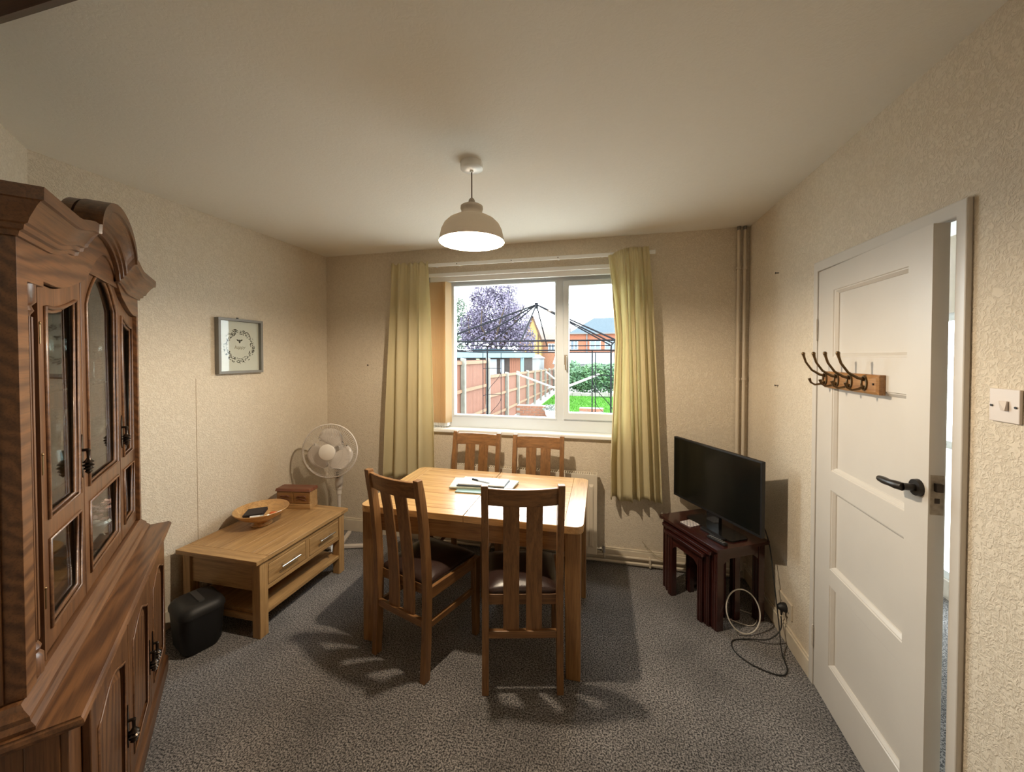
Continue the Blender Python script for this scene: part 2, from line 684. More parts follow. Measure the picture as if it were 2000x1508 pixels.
cyl(bm, (-0.28, FY0 - 0.034, 1.585), (-0.28, FY0 - 0.056, 1.585), 0.010)
bar(bm, (-0.28, FY0 - 0.055, 1.595), (-0.276, FY0 - 0.060, 1.478), 0.015, 0.012, up=(0, 1, 0))
obj('window_handle', bm, plain('handle_satin', (0.33, 0.27, 0.2), 0.3, metal=0.7), win, bevel=0.003)
bm = nb()
box(bm, -1.50, 0.20, D - 0.035, D + 0.09, 0.945, 0.978)
obj('window_sill', bm, SILLM, win, bevel=0.010, seg=3)
# deep head trim above the opening
struct(bobj('trim_2', (WX0 - 0.01, WX1 + 0.01, D - 0.012, D + 0.02, 2.262, 2.292), SILLM, bevel=0.003))

# ---------------- door
dr = bpy.data.objects.new('door_1', None)
C.objects.link(dr)
dr['kind'] = 'structure'
DW, DT = 0.685, 0.04
dr.location = (XR - 0.012, DY1 - 0.008, 0.008)
DANG = math.radians(3.0)
dr.rotation_euler = (0, 0, -DANG)
# local: leaf extends along -Y from the hinge, room face at x = 0, thickness to +x
panels = [(1.575, 1.872), (1.07, 1.455), (0.63, 0.985), (0.192, 0.557)]
py0, py1 = -0.585, -0.13
# rails and stiles, each its own piece
def fn(u, v, t): return (t, u, v)
DH = 1.976
bobj('stile', (0, DT, -DW, py0, 0, DH), WHITE, dr)
bobj('stile', (0, DT, py1, 0, 0, DH), WHITE, dr)
zs = [0] + [z for pz in sorted(panels) for z in pz] + [DH]
for i in range(0, len(zs), 2):
    bobj('rail', (0, DT, py0, py1, zs[i], zs[i + 1]), WHITE, dr)
for z0, z1 in panels:
    bm = nb()
    box(bm, 0.0165, DT - 0.012, py0 - 0.002, py1 + 0.002, z0 - 0.002, z1 + 0.002)
    pn = obj('panel', bm, WHITE, dr)
    bm = nb()
    rg2 = []
    for ins, dep in ((0.0, 0.0), (0.003, 0.0035), (0.006, 0.004), (0.016, 0.013), (0.017, 0.0162), (0.019, 0.017)):
        rg2.append([bm.verts.new((dep, y_, z_)) for y_, z_ in ((py0 + ins, z0 + ins), (py1 - ins, z0 + ins), (py1 - ins, z1 - ins), (py0 + ins, z1 - ins))])
    for a, b in zip(rg2, rg2[1:]):
        for k in range(4):
            j = (k + 1) % 4
            bm.faces.new((a[k], a[j], b[j], b[k]))
    obj('moulding', bm, WHITE, pn)
# lever handle
hb = nb()
cyl(hb, (0, -0.645, 1.168), (-0.011, -0.645, 1.168), 0.027, 0.025, n=20)
cyl(hb, (-0.011, -0.645, 1.168), (-0.04, -0.645, 1.168), 0.011, n=12)
tube(hb, [(-0.042, -0.65, 1.168), (-0.05, -0.63, 1.168), (-0.053, -0.61, 1.167), (-0.053, -0.585, 1.166), (-0.051, -0.556, 1.165), (-0.048, -0.552, 1.162)],
     [0.013, 0.0135, 0.011, 0.0125, 0.010, 0.005], n=10)
dh = obj('door_handle', hb, plain('black_iron', (0.03, 0.025, 0.022), 0.35, metal=0.4), dr, smooth='auto')
bm = nb()
box(bm, 0.004, DT - 0.004, -DW - 0.0015, -DW, 1.10, 1.22)
lk = obj('latch_plate', bm, plain('worn_painted_metal', (0.33, 0.27, 0.2), 0.5, noise=0.3, nscale=60), dr, bevel=0.0005)
bm = nb()
box(bm, 0.012, 0.028, -DW - 0.014, -DW - 0.0015, 1.172, 1.196)
box(bm, 0.014, 0.026, -DW - 0.0025, -DW - 0.0015, 1.135, 1.15)
obj('latch', bm, PEWTER, lk)
for zz in (1.70, 0.23):
    bm = nb()
    for k in range(5):
        cyl(bm, (-0.006, 0.003, zz - 0.04 + k * 0.018), (-0.006, 0.003, zz - 0.04 + k * 0.018 + 0.016), 0.0055, n=10)
    cyl(bm, (-0.006, 0.003, zz - 0.047), (-0.006, 0.003, zz + 0.055), 0.004, n=8)
    obj('hinge', bm, WHITE, dr, smooth='auto')
# frame round the door
fr = bpy.data.objects.new('door_frame', None)
C.objects.link(fr)
fr['kind'] = 'structure'
bm = nb()
plate(bm, [[(DY0 - 0.032, 0), (DY0 + 0.003, 0), (DY0 + 0.003, DZ1 - 0.003), (DY1 - 0.003, DZ1 - 0.003), (DY1 - 0.003, 0), (DY1 + 0.032, 0), (DY1 + 0.032, DZ1 + 0.043), (DY0 - 0.032, DZ1 + 0.043)]], XR - 0.016, XR, fn)
obj('architrave', bm, WHITE, fr, bevel=0.004)
bm = nb()
plate(bm, [[(DY0 - 0.0, 0), (DY0 + 0.004, 0), (DY0 + 0.004, DZ1 - 0.008), (DY1 - 0.003, DZ1 - 0.008), (DY1 - 0.003, 0), (DY1 + 0.0, 0), (DY1, DZ1), (DY0, DZ1)]], XR - 0.004, XR + 0.112, fn)
obj('jamb', bm, WHITE, fr)
bm = nb()
box(bm, XR + 0.035, XR + 0.06, DY0 + 0.004, DY0 + 0.014, 0, DZ1)
box(bm, XR + 0.035, XR + 0.06, DY1 - 0.015, DY1 - 0.003, 0, DZ1)
obj('door_stop', bm, WHITE, fr)
bm = nb()
box(bm, XR + 0.005, XR + 0.03, DY0 + 0.004, DY0 + 0.0055, 1.09, 1.24)
obj('strike_plate', bm, PEWTER, fr)

# hall beyond the door
struct(bobj('floor_hall', (XR + 0.02, 2.3, 0.3, 4.3, -0.06, -0.001), MATS['carpet']))
struct(bobj('ceiling_hall', (XR + 0.3, 2.4, 0.2, 4.4, H, H + 0.05), CEIL))
bm = nb()
plate(bm, [[(0.3, -0.05), (4.3, -0.05), (4.3, H), (0.3, H)], [(2.55, 0.12), (3.55, 0.12), (3.55, 1.87), (2.55, 1.87)]], 2.2, 2.3, fn)
struct(obj('wall_hall_right', bm, WHITE))
struct(bobj('wall_hall_back', (XR + 0.11, 2.3, 4.2, 4.3, -0.05, H), WHITE))
struct(bobj('wall_hall_front', (XR + 0.11, 2.3, 0.2, 0.3, -0.05, H), WHITE))
struct(bobj('wall_hall_left', (XR + 0.005, XR + 0.11, D + 0.26, 4.2, -0.05, H), WHITE))
hw = bpy.data.objects.new('window_2', None)
C.objects.link(hw)
hw['kind'] = 'structure'
bm = nb()
plate(bm, [[(2.55, 0.12), (3.55, 0.12), (3.55, 1.87), (2.55, 1.87)], [(2.60, 0.17), (3.50, 0.17), (3.50, 0.98), (2.60, 0.98)], [(2.60, 1.03), (3.50, 1.03), (3.50, 1.82), (2.60, 1.82)]], 2.22, 2.28, fn)
obj('window_frame', bm, UPVC, hw)
bobj('pane', (2.25, 2.254, 2.59, 3.51, 0.16, 0.99), PANE, hw)
bobj('pane', (2.25, 2.254, 2.59, 3.51, 1.02, 1.83), PANE, hw)

# ================================================================ PIPES, RADIATOR
PIPE = plain('painted_pipe', (0.62, 0.54, 0.43), 0.4)
pr = thing('heating_pipe', 'two painted vertical heating pipes in the corner behind the television', 'pipe', (0.96, D, 0))
for k, x in enumerate((0.937, 0.975)):
    bm = nb()
    cyl(bm, (x - 0.96, -0.024, 0.05), (x - 0.96, -0.024, H), 0.0105, n=14, caps=False)
    obj('pipe', bm, PIPE, pr, smooth=True)
for z in (2.20, 1.42, 0.6):
    bm = nb()
    for x in (0.937, 0.975):
        cyl(bm, (x - 0.96, -0.024, z), (x - 0.96, -0.024, z + 0.016), 0.0165, n=14)
        box(bm, x - 0.966, x - 0.954, -0.024, 0, z + 0.002, z + 0.014)
    box(bm, 0.937 - 0.96, 0.975 - 0.96, -0.004, -0.001, z + 0.003, z + 0.013)
    obj('pipe_clip', bm, PIPE, pr)
bm = nb()
for x in (0.937, 0.975):
    cyl(bm, (x - 0.96, -0.024, 2.475), (x - 0.96, -0.024, H), 0.0115, n=14)
obj('pipe_end', bm, plain('bare_pipe', (0.25, 0.24, 0.23), 0.4, metal=0.6), pr)
pl = thing('floor_pipe', 'painted central heating pipes running low along the skirting under the window', 'pipe', (0, D, 0))
for k, (z, y) in enumerate(((0.030, -0.045), (0.062, -0.030))):
    bm = nb()
    tube(bm, [(-1.30 + 0.1 * k, y, z), (-0.6, y, z), (-0.02, y, z), (0.4, y, z + 0.003), (0.93 + 0.03 * k, y, z), (0.975, y, z)], 0.0095, n=10)
    obj('pipe', bm, PIPE, pl, smooth=True)
for x in (-0.14, 0.35):
    bobj('pipe_clip', (x, x + 0.012, -0.058, -0.012, 0.015, 0.078), PIPE, pl)
bm = nb()
cyl(bm, (0.024, -0.095, 0.125), (0.024, -0.095, 0.09), 0.008, n=10)
tube(bm, [(0.024, -0.095, 0.09), (0.024, -0.08, 0.07), (0.024, -0.05, 0.06)], 0.0085, n=8)
obj('riser', bm, PIPE, pl, smooth=True)

rd = thing('radiator', 'cream panel radiator on the wall below the window behind the table', 'radiator', (-0.62, D, 0))
RX0, RX1, RZ0, RZ1 = -0.56, 0.592, 0.10, 0.70
bm = nb()
box(bm, RX0, RX1, -0.118, -0.108, RZ0, RZ1 - 0.01)
n = 24
wstep = (RX1 - RX0 - 0.04) / n
for i in range(n):
    x0 = RX0 + 0.02 + i * wstep
    hexa(bm, [(x0 + 0.004, -0.1185, RZ0 + 0.05), (x0 + wstep - 0.004, -0.1185, RZ0 + 0.05), (x0 + wstep - 0.004, -0.1185, RZ1 - 0.07), (x0 + 0.004, -0.1185, RZ1 - 0.07),
              (x0 + 0.013, -0.127, RZ0 + 0.07), (x0 + wstep - 0.013, -0.127, RZ0 + 0.07), (x0 + wstep - 0.013, -0.127, RZ1 - 0.09), (x0 + 0.013, -0.127, RZ1 - 0.09)])
RADM = plain('cream_radiator_enamel', (0.70, 0.62, 0.5), 0.35)
obj('front_panel', bm, RADM, rd, bevel=0.003)
bm = nb()
box(bm, RX0, RX0 + 0.006, -0.116, -0.04, RZ0 + 0.01, RZ1)
box(bm, RX1 - 0.006, RX1, -0.116, -0.04, RZ0 + 0.01, RZ1)
box(bm, RX0 + 0.01, RX1 - 0.01, -0.06, -0.045, RZ0 + 0.01, RZ1 - 0.02)
box(bm, -0.3, -0.26, -0.045, -0.003, 0.25, 0.5)
box(bm, 0.3, 0.34, -0.045, -0.003, 0.25, 0.5)
obj('side_panel', bm, RADM, rd, bevel=0.002)
bm = nb()
k = 0
x = RX0 + 0.01
box(bm, RX0, RX1, -0.118, -0.108, RZ1 - 0.012, RZ1)
box(bm, RX0, RX1, -0.052, -0.042, RZ1 - 0.012, RZ1)
while x < RX1 - 0.02:
    box(bm, x, x + 0.007, -0.110, -0.050, RZ1 - 0.006, RZ1)
    x += 0.0165
obj('top_grille', bm, RADM, rd)
bm = nb()
cyl(bm, (RX1 - 0.01, -0.085, 0.135), (RX1 + 0.035, -0.085, 0.135), 0.009)
cyl(bm, (RX1 + 0.02, -0.085, 0.135), (RX1 + 0.034, -0.085, 0.135), 0.014, n=6)
cyl(bm, (RX1 + 0.05, -0.092, 0.115), (RX1 + 0.05, -0.092, 0.165), 0.014, 0.012)
cyl(bm, (RX1 + 0.03, -0.088, 0.135), (RX1 + 0.055, -0.092, 0.135), 0.010)
obj('valve', bm, CHROME, rd, smooth='auto')

# ================================================================ CURTAINS, RAIL, BLIND
CURT = cloth('cream_curtain_cotton', (0.82, 0.75, 0.52), 0.5)
cr = thing('curtain_rail', 'white curtain track fixed to the wall above the window', 'curtain rail', (-0.5, D - 0.06, 2.335))
bm = nb()
box(bm, -0.93, 0.88, -0.006, 0.006, 0.0, 0.028)
obj('track', bm, SILLM, cr, bevel=0.003)
for x in (-0.86, -0.66, -0.2, 0.17, 0.5, 0.8):
    bobj('bracket', (x - 0.008, x + 0.008, 0.005, 0.06, 0.006, 0.022), SILLM, cr)
for x in (-0.66, -0.2, 0.17):
    bm = nb()
    cyl(bm, (x, -0.008, 0.014), (x, -0.0055, 0.014), 0.004, n=8)
    obj('screw', bm, PEWTER, cr)


def curtain(name, label, top, bot, seed, nf, amp_t, amp_b, mod=None):
    """top / bot: (x0, x1, z) of the upper and lower hem"""
    rnd = random.Random(seed)
    t = thing(name, label, 'curtain', ((top[0] + top[1]) / 2, D - 0.085, top[2]), 0, 'cream curtains')
    cx, cy, cz = t.location
    bm = nb()
    nu, nv = 110, 46
    ph = [rnd.uniform(0.5, 1.6) for _ in range(nf)]
    tot = sum(ph)
    cum = [sum(ph[:i]) / tot for i in range(nf + 1)]
    am = [rnd.uniform(0.5, 1.25) for _ in range(nf)]
    rows = []
    for j in range(nv + 1):
        v = j / nv
        row = []
        s = min(1.0, v * 5.0)
        for i in range(nu + 1):
            u = i / nu
            k = max(i_ for i_ in range(nf) if cum[i_] <= u + 1e-9)
            loc = (u - cum[k]) / (cum[k + 1] - cum[k])
            wv = math.sin(2 * PI * loc)
            fold = (1 if wv > 0 else -1) * abs(wv) ** 0.75 * am[k]
            fine = math.sin(2 * PI * u * nf * 3.1 + seed)
            a = amp_t + (amp_b - amp_t) * v
            y = -a * fold * (0.45 + 0.55 * s) - 0.004 * fine * (1 - s)
            y += 0.006 * math.sin(u * 17 + v * 5)
            x0 = top[0] + (bot[0] - top[0]) * v ** 0.9
            x1 = top[1] + (bot[1] - top[1]) * v ** 0.9
            x = x0 + (x1 - x0) * u + 0.012 * math.cos(2 * PI * loc) * am[k] * s
            z = top[2] + (bot[2] - top[2]) * v
            if j == nv:
                z += 0.012 * math.sin(u * 9 + seed)
            if mod:
                x, y, z = mod(u, v, x, y, z)
            row.append(bm.verts.new((x - cx, y, z - cz)))
        rows.append(row)
    for j in range(nv):
        for i in range(nu):
            bm.faces.new((rows[j][i], rows[j][i + 1], rows[j + 1][i + 1], rows[j + 1][i]))
    obj('drape', bm, CURT, t, smooth=True, solid=0.002)
    for k in range(7):
        bm = nb()
        x = top[0] + (top[1] - top[0]) * (k + 0.5) / 7 - cx
        tube(bm, [(x, 0.004, -0.03), (x, 0.014, -0.045), (x, 0.02, -0.02), (x, 0.02, 0.0)], 0.0015, n=5)
        obj('curtain_hook', bm, SILLM, t)
    return t


def modL(u, v, x, y, z):
    z += 0.010 * math.sin(u * 40) * max(0, 1 - v * 12)
    return x, y, z


def modR(u, v, x, y, z):
    # the loose leading corner sags away from the track
    s = max(0.0, 1 - u / 0.42)
    z -= 0.055 * s * max(0, 1 - v * 2.0)
    if v < 0.35:
        x += 0.05 * s * (v / 0.35)
    else:
        x += 0.05 * s * max(0.0, 1 - (v - 0.35) / 0.5)
    y -= 0.015 * s * (1 - v)
    return x, y, z


curtain('curtain', 'cream curtain left of the window with deep folds, its hem hidden behind the table', (-1.745, -1.405, 2.372), (-1.835, -1.372, 0.555), 3, 4, 0.022, 0.040, modL)
curtain('curtain', 'cream curtain right of the window, its leading corner sagging off the track', (0.045, 0.330, 2.385), (0.062, 0.425, 0.52), 8, 6, 0.020, 0.036, modR)

BLIND = cloth('tan_blind_fabric', (0.86, 0.72, 0.50), 0.62)
vb = thing('vertical_blind', 'stack of tan vertical blind slats drawn to the left side of the window', 'blind', (-0.65, D + 0.035, 2.255))
bm = nb()
box(bm, -0.79, 0.82, -0.015, 0.02, -0.032, 0.012)
obj('headrail', bm, SILLM, vb, bevel=0.004)
NS = 11
for k in range(NS):
    x = -0.775 + k * 0.0148
    bm = nb()
    c, s = math.cos(math.radians(80)), math.sin(math.radians(80))
    bar(bm, (x, -0.002, -1.235), (x, -0.002, -0.034), 0.0012, 0.075, up=(0.42, 1.0, 0))
    sl = obj('slat', bm, BLIND, vb)
    bm = nb()
    box(bm, x - 0.0015, x + 0.0015, -0.036, 0.032, -1.262, -1.235)
    obj('slat_weight', bm, SILLM, sl)
bm = nb()
for yy in (-0.036, 0.030):
    pts = []
    for k in range(NS - 1):
        x = -0.775 + k * 0.0148
        for q_ in range(5):
            f = q_ / 5
            pts.append((x + f * 0.0148, yy, -1.262 - 0.022 * math.sin(PI * f)))
    tube(bm, pts, 0.0016, n=5)
obj('bead_chain', bm, SILLM, vb)

# ================================================================ PENDANT LAMP
pd = thing('pendant_lamp', 'grey metal dome pendant lamp lit over the table', 'lamp', (LAMP.x, LAMP.y, H))
SHM = cloth('grey_shade_glaze', (0.42, 0.385, 0.335), 0.05)
SHW = cloth('white_shade_lining', (0.9, 0.87, 0.8), 0.08)
bm = nb()
lathe(bm, [(0.0, 0.0), (0.053, 0.0), (0.053, -0.028), (0.045, -0.033), (0.009, -0.035), (0.009, -0.045), (0.0, -0.045)], n=32)
obj('ceiling_rose', bm, SILLM, pd, smooth='auto')
bm = nb()
cyl(bm, (0, 0, -0.04), (0, 0, -0.178), 0.0032, n=8)
obj('cord', bm, plain('cord_grey', (0.16, 0.12, 0.09), 0.6), pd)
bm = nb()
lathe(bm, [(0.0, -0.165), (0.008, -0.166), (0.014, -0.174), (0.017, -0.190), (0.017, -0.2), (0.0, -0.2)], n=20)
obj('cord_grip', bm, SHM, pd, smooth='auto')
outer = [(0.02, -0.196), (0.042, -0.198), (0.052, -0.204), (0.053, -0.215), (0.049, -0.225), (0.049, -0.240), (0.060, -0.248), (0.085, -0.258), (0.110, -0.272), (0.130, -0.292), (0.143, -0.318), (0.149, -0.345), (0.155, -0.372)]
bm = nb()
lathe(bm, outer, n=56)
shade = obj('lamp_shade', bm, SHM, pd, smooth=True)
bm = nb()
lathe(bm, [(max(0.0, r - 0.0022), z - 0.002) for r, z in outer[:-1]] + [(0.1535, -0.3725), (0.1552, -0.3725)], n=56)
obj('shade_lining', bm, SHW, shade, smooth=True)
bm = nb()
lathe(bm, [(0.0, -0.235), (0.018, -0.237), (0.02, -0.28), (0.016, -0.285), (0.0, -0.285)], n=16)
obj('lamp_holder', bm, SILLM, pd, smooth='auto')
bm = nb()
lathe(bm, [(0.012, -0.283), (0.02, -0.292), (0.029, -0.31), (0.031, -0.325), (0.027, -0.342), (0.015, -0.354), (0.0, -0.357)], n=20)
bb = glass_mat('bulb_glass', (0.99, 0.98, 0.96))
bulb = obj('bulb', bm, bb, pd, smooth=True)

# ================================================================ DINING TABLE
TX0, TX1, TY0, TY1, TZ = -1.305, -0.082, 1.822, 2.572, 0.765
cx, cy = (TX0 + TX1) / 2, (TY0 + TY1) / 2
tb = thing('dining_table', 'oak dining table with rounded corners standing in the middle of the room', 'table', (cx, cy, 0))
hx, hy = (TX1 - TX0) / 2, (TY1 - TY0) / 2


def rcorner(x0, x1, y0, y1, r, corners):
    out = []
    for (px, py, a0, key) in ((x1 - r, y1 - r, 0, 'ne'), (x0 + r, y1 - r, 90, 'nw'), (x0 + r, y0 + r, 180, 'sw'), (x1 - r, y0 + r, 270, 'se')):
        if key in corners:
            for k in range(7):
                t = math.radians(a0 + 15 * k)
                out.append((px + r * math.cos(t), py + r * math.sin(t)))
        else:
            out.append({'ne': (x1, y1), 'nw': (x0, y1), 'sw': (x0, y0), 'se': (x1, y0)}[key])
    return out


def flat(bm, poly, z0, z1):
    plate(bm, [poly], z0, z1, lambda u, v, t: (u, v, t))


BE = 0.095
bm = nb()
flat(bm, rcorner(-hx, -hx + BE, -hy, hy, 0.045, ('nw', 'sw')), TZ - 0.036, TZ)
obj('end_board', bm, toak(1), tb, bevel=0.004)
bm = nb()
flat(bm, rcorner(hx - BE, hx, -hy, hy, 0.045, ('ne', 'se')), TZ - 0.036, TZ)
obj('end_board', bm, toak(1), tb, bevel=0.004)
g = 0.0007
for s in (-1, 1):
    for x0, x1 in ((-hx + BE + g, -0.002), (0.002, hx - BE - g)):
        y0, y1 = (-hy, -hy + 0.07) if s < 0 else (hy - 0.07, hy)
        bobj('edge_board', (x0, x1, y0, y1, TZ - 0.036, TZ), toak(0), tb, bevel=0.0025)
npl = 6
pw = (2 * hy - 0.14) / npl
for k in range(npl):
    y0 = -hy + 0.07 + k * pw
    for x0, x1 in ((-hx + BE + g, -0.0265), (0.0265, hx - BE - g)):
        bobj('plank', (x0, x1, y0 + g, y0 + pw - g, TZ - 0.030, TZ - random.uniform(0.0, 0.0003)), toak(0), tb, bevel=0.0006, seg=1)
for x0, x1 in ((-0.0255, -0.0015), (0.0015, 0.0255)):
    bobj('centre_board', (x0, x1, -hy + 0.07 + g, hy - 0.07 - g, TZ - 0.030, TZ), toak(1), tb, bevel=0.0006, seg=1)
AI = 0.02
for nm, ext, ax in (('apron', (-hx + 0.09, hx - 0.09, -hy + AI, -hy + AI + 0.022, TZ - 0.135, TZ - 0.036), 0), ('apron', (-hx + 0.09, hx - 0.09, hy - AI - 0.022, hy - AI, TZ - 0.135, TZ - 0.036), 0),
                    ('apron', (-hx + AI, -hx + AI + 0.022, -hy + 0.09, hy - 0.09, TZ - 0.135, TZ - 0.036), 1), ('apron', (hx - AI - 0.022, hx - AI, -hy + 0.09, hy - 0.09, TZ - 0.135, TZ - 0.036), 1)):
    bobj(nm, ext, boak(ax), tb, bevel=0.002)
for sx in (-1, 1):
    for sy in (-1, 1):
        bm = nb()
        xo, yo = sx * (hx - 0.013), sy * (hy - 0.013)
        xi, yi = sx * (hx - 0.093), sy * (hy - 0.093)
        xi2, yi2 = sx * (hx - 0.085), sy * (hy - 0.085)
        hexa(bm, [(xo, yo, 0), (xi2, yo, 0), (xi2, yi2, 0), (xo, yi2, 0), (xo, yo, TZ - 0.036), (xi, yo, TZ - 0.036), (xi, yi, TZ - 0.036), (xo, yi, TZ - 0.036)])
        obj('leg', bm, boak(2), tb, bevel=0.006, seg=3)

# ================================================================ DINING CHAIRS


def backy(z):
    pts = ((0, -0.205), (0.2, -0.192), (0.42, -0.186), (0.6, -0.192), (0.8, -0.212), (0.9, -0.228), (1.0, -0.248))
    for (z0, y0), (z1, y1) in zip(pts, pts[1:]):
        if z <= z1:
            return y0 + (y1 - y0) * (z - z0) / (z1 - z0)
    return pts[-1][1]


def ribbon(bm, secs):
    """secs: list of 4-corner rings"""
    rings = [[bm.verts.new(p) for p in s] for s in secs]
    for a, b in zip(rings, rings[1:]):
        for k in range(4):
            j = (k + 1) % 4
            bm.faces.new((a[k], a[j], b[j], b[k]))
    bm.faces.new(rings[0][::-1])
    bm.faces.new(rings[-1])


def make_chair():
    t = thing('dining_chair', 'x', 'chair', (0, 0, 0), 0, 'oak dining chairs round the table')
    W = 0.192
    for s in (-1, 1):
        bm = nb()
        secs = []
        for i in range(15):
            z = i / 14 * 1.0
            y = backy(z)
            hw = 0.016
            hd = 0.021 if z < 0.95 else 0.017
            x = s * (W - hw)
            secs.append([(x - hw, y - hd, z), (x + hw, y - hd, z), (x + hw, y + hd, z), (x - hw, y + hd, z)])
        ribbon(bm, secs)
        obj('rear_leg', bm, oak(2), t, bevel=0.003)
        bm = nb()
        x = s * 0.196
        hexa(bm, [(x - 0.016, 0.166, 0), (x + 0.016, 0.166, 0), (x + 0.016, 0.198, 0), (x - 0.016, 0.198, 0),
                  (x - 0.02, 0.156, 0.445), (x + 0.02, 0.156, 0.445), (x + 0.02, 0.200, 0.445), (x - 0.02, 0.200, 0.445)])
        obj('front_leg', bm, oak(2), t, bevel=0.003)
        bm = nb()
        hexa(bm, [(s * 0.170, -0.175, 0.392), (s * 0.190, -0.175, 0.392), (s * 0.206, 0.165, 0.392), (s * 0.186, 0.165, 0.392),
                  (s * 0.170, -0.175, 0.448), (s * 0.190, -0.175, 0.448), (s * 0.206, 0.165, 0.448), (s * 0.186, 0.165, 0.448)])
        obj('side_rail', bm, oak(1), t, bevel=0.002)
        bm = nb()
        hexa(bm, [(s * 0.166, -0.185, 0.245), (s * 0.184, -0.185, 0.245), (s * 0.202, 0.17, 0.245), (s * 0.184, 0.17, 0.245),
                  (s * 0.166, -0.185, 0.275), (s * 0.184, -0.185, 0.275), (s * 0.202, 0.17, 0.275), (s * 0.184, 0.17, 0.275)])
        obj('stretcher', bm, oak(1), t, bevel=0.002)
    bobj('front_rail', (-0.178, 0.178, 0.170, 0.190, 0.392, 0.448), oak(0), t, bevel=0.002)
    bobj('seat_rail', (-0.162, 0.162, -0.174, -0.156, 0.398, 0.448), oak(0), t, bevel=0.002)
    bobj('lower_rail', (-0.162, 0.162, -0.204, -0.182, 0.255, 0.290), oak(0), t, bevel=0.003)
    # curved top rail
    bm = nb()
    secs = []
    for i in range(13):
        u = -1 + 2 * i / 12
        x = u * 0.162
        bow = 0.024 * (1 - u * u)
        r = []
        for (dz, th) in ((0.902, -1), (0.902, 1), (0.986, 1), (0.986, -1)):
            r.append((x, backy(dz) - bow + th * 0.010, dz))
        secs.append(r)
    ribbon(bm, secs)
    obj('top_rail', bm, oak(0), t, bevel=0.003)
    # two curved slats
    for s in (-1, 1):
        bm = nb()
        secs = []
        for i in range(14):
            z = 0.285 + (0.908 - 0.285) * i / 13
            k = max(0, (z - 0.285) / 0.62)
            y = backy(z) - 0.020 * k ** 1.2 + 0.002
            x0, x1 = s * 0.016, s * 0.092
            secs.append([(x0, y - 0.006, z), (x1, y - 0.005 + 0.004 * k, z), (x1, y + 0.005 + 0.004 * k, z), (x0, y + 0.004, z)])
        ribbon(bm, secs)
        obj('slat', bm, oak(2), t, bevel=0.002)
    # padded seat
    bm = nb()
    nu, nv = 8, 8
    grid = []
    for j in range(nv + 1):
        row = []
        for i in range(nu + 1):
            u, v = -1 + 2 * i / nu, -1 + 2 * j / nv
            wdt = 0.178 + 0.022 * (v + 1) / 2
            z = 0.452 + 0.05 * ((1 - abs(u) ** 4) * (1 - abs(v) ** 4)) ** 0.35 if abs(u) < 1 and abs(v) < 1 else 0.465
            row.append(bm.verts.new((u * wdt, 0.01 + v * 0.188, z)))
        grid.append(row)
    for j in range(nv):
        for i in range(nu):
            bm.faces.new((grid[j][i], grid[j][i + 1], grid[j + 1][i + 1], grid[j + 1][i]))
    rim = [grid[0][i] for i in range(nu + 1)] + [grid[j][nu] for j in range(1, nv + 1)] + [grid[nv][i] for i in range(nu - 1, -1, -1)] + [grid[j][0] for j in range(nv - 1, 0, -1)]
    low = [bm.verts.new((v.co.x * 0.985, v.co.y, 0.440)) for v in rim]
    for i in range(len(rim)):
        j = (i + 1) % len(rim)
        bm.faces.new((rim[i], low[i], low[j], rim[j]))
    bm.faces.new(low)
    obj('seat', bm, LEATHER, t, smooth=True, sub=1)
    return t


GRP = 'oak dining chairs round the table'
c0 = make_chair()
ang = math.radians(-18)


def rear_to_origin(x, y, a):
    # local rear-leg foot line is at y = -0.226
    return (x - 0.226 * math.sin(a), y + 0.226 * math.cos(a), 0)


c0.location = rear_to_origin(-1.008, 1.702, ang)
c0.rotation_euler = (0, 0, ang)
c0['label'] = 'oak chair at the near left of the table, turned so its brown leather seat shows'
a2 = math.radians(13.8)
dup(c0, rear_to_origin(-0.352, 1.700, a2), a2, 'oak chair at the near right of the table, its slatted back square to the viewer')
dup(c0, (-0.944, 2.54, 0), PI - math.radians(1), 'oak chair tucked in at the far side of the table, on the left')
dup(c0, (-0.452, 2.535, 0), PI + math.radians(1), 'oak chair tucked in at the far side of the table, on the right')

# ================================================================ PAPERS ON THE TABLE
PW = plain('white_paper', (0.82, 0.84, 0.86), 0.5)


def quad_slab(name, label, cat, pts, z0, z1, mat, bev=0.001, parts=None):
    c = Vector((sum(p[0] for p in pts) / 4, sum(p[1] for p in pts) / 4, z0))
    t = thing(name, label, cat, c)
    bm = nb()
    hexa(bm, [(x - c.x, y - c.y, 0) for x, y in pts] + [(x - c.x, y - c.y, z1 - z0) for x, y in pts])
    obj(parts or 'body', bm, mat, t, bevel=bev)
    return t


mg = quad_slab('magazine', 'pale green booklet at the bottom of the paper pile on the table', 'booklet', [(-0.86, 2.125), (-0.62, 2.135), (-0.62, 2.36), (-0.87, 2.35)], TZ, TZ + 0.007, plain('green_cover', (0.16, 0.24, 0.2), 0.35), parts='cover')
f1 = quad_slab('folder', 'grey paper folder under the notepad on the table', 'folder', [(-0.915, 2.165), (-0.53, 2.215), (-0.515, 2.37), (-0.945, 2.35)], TZ + 0.0071, TZ + 0.017, plain('grey_green_folder', (0.42, 0.43, 0.34), 0.5, noise=0.2, nscale=12), parts='cover')
bm = nb()
hexa(bm, [(0.20, -0.055, 0.0101), (0.075, -0.075, 0.0101), (0.075, 0.085, 0.0101), (0.205, 0.09, 0.0101), (0.20, -0.055, 0.0125), (0.075, -0.075, 0.0125), (0.075, 0.085, 0.0125), (0.205, 0.09, 0.0125)])
obj('loose_sheet', bm, PW, f1)
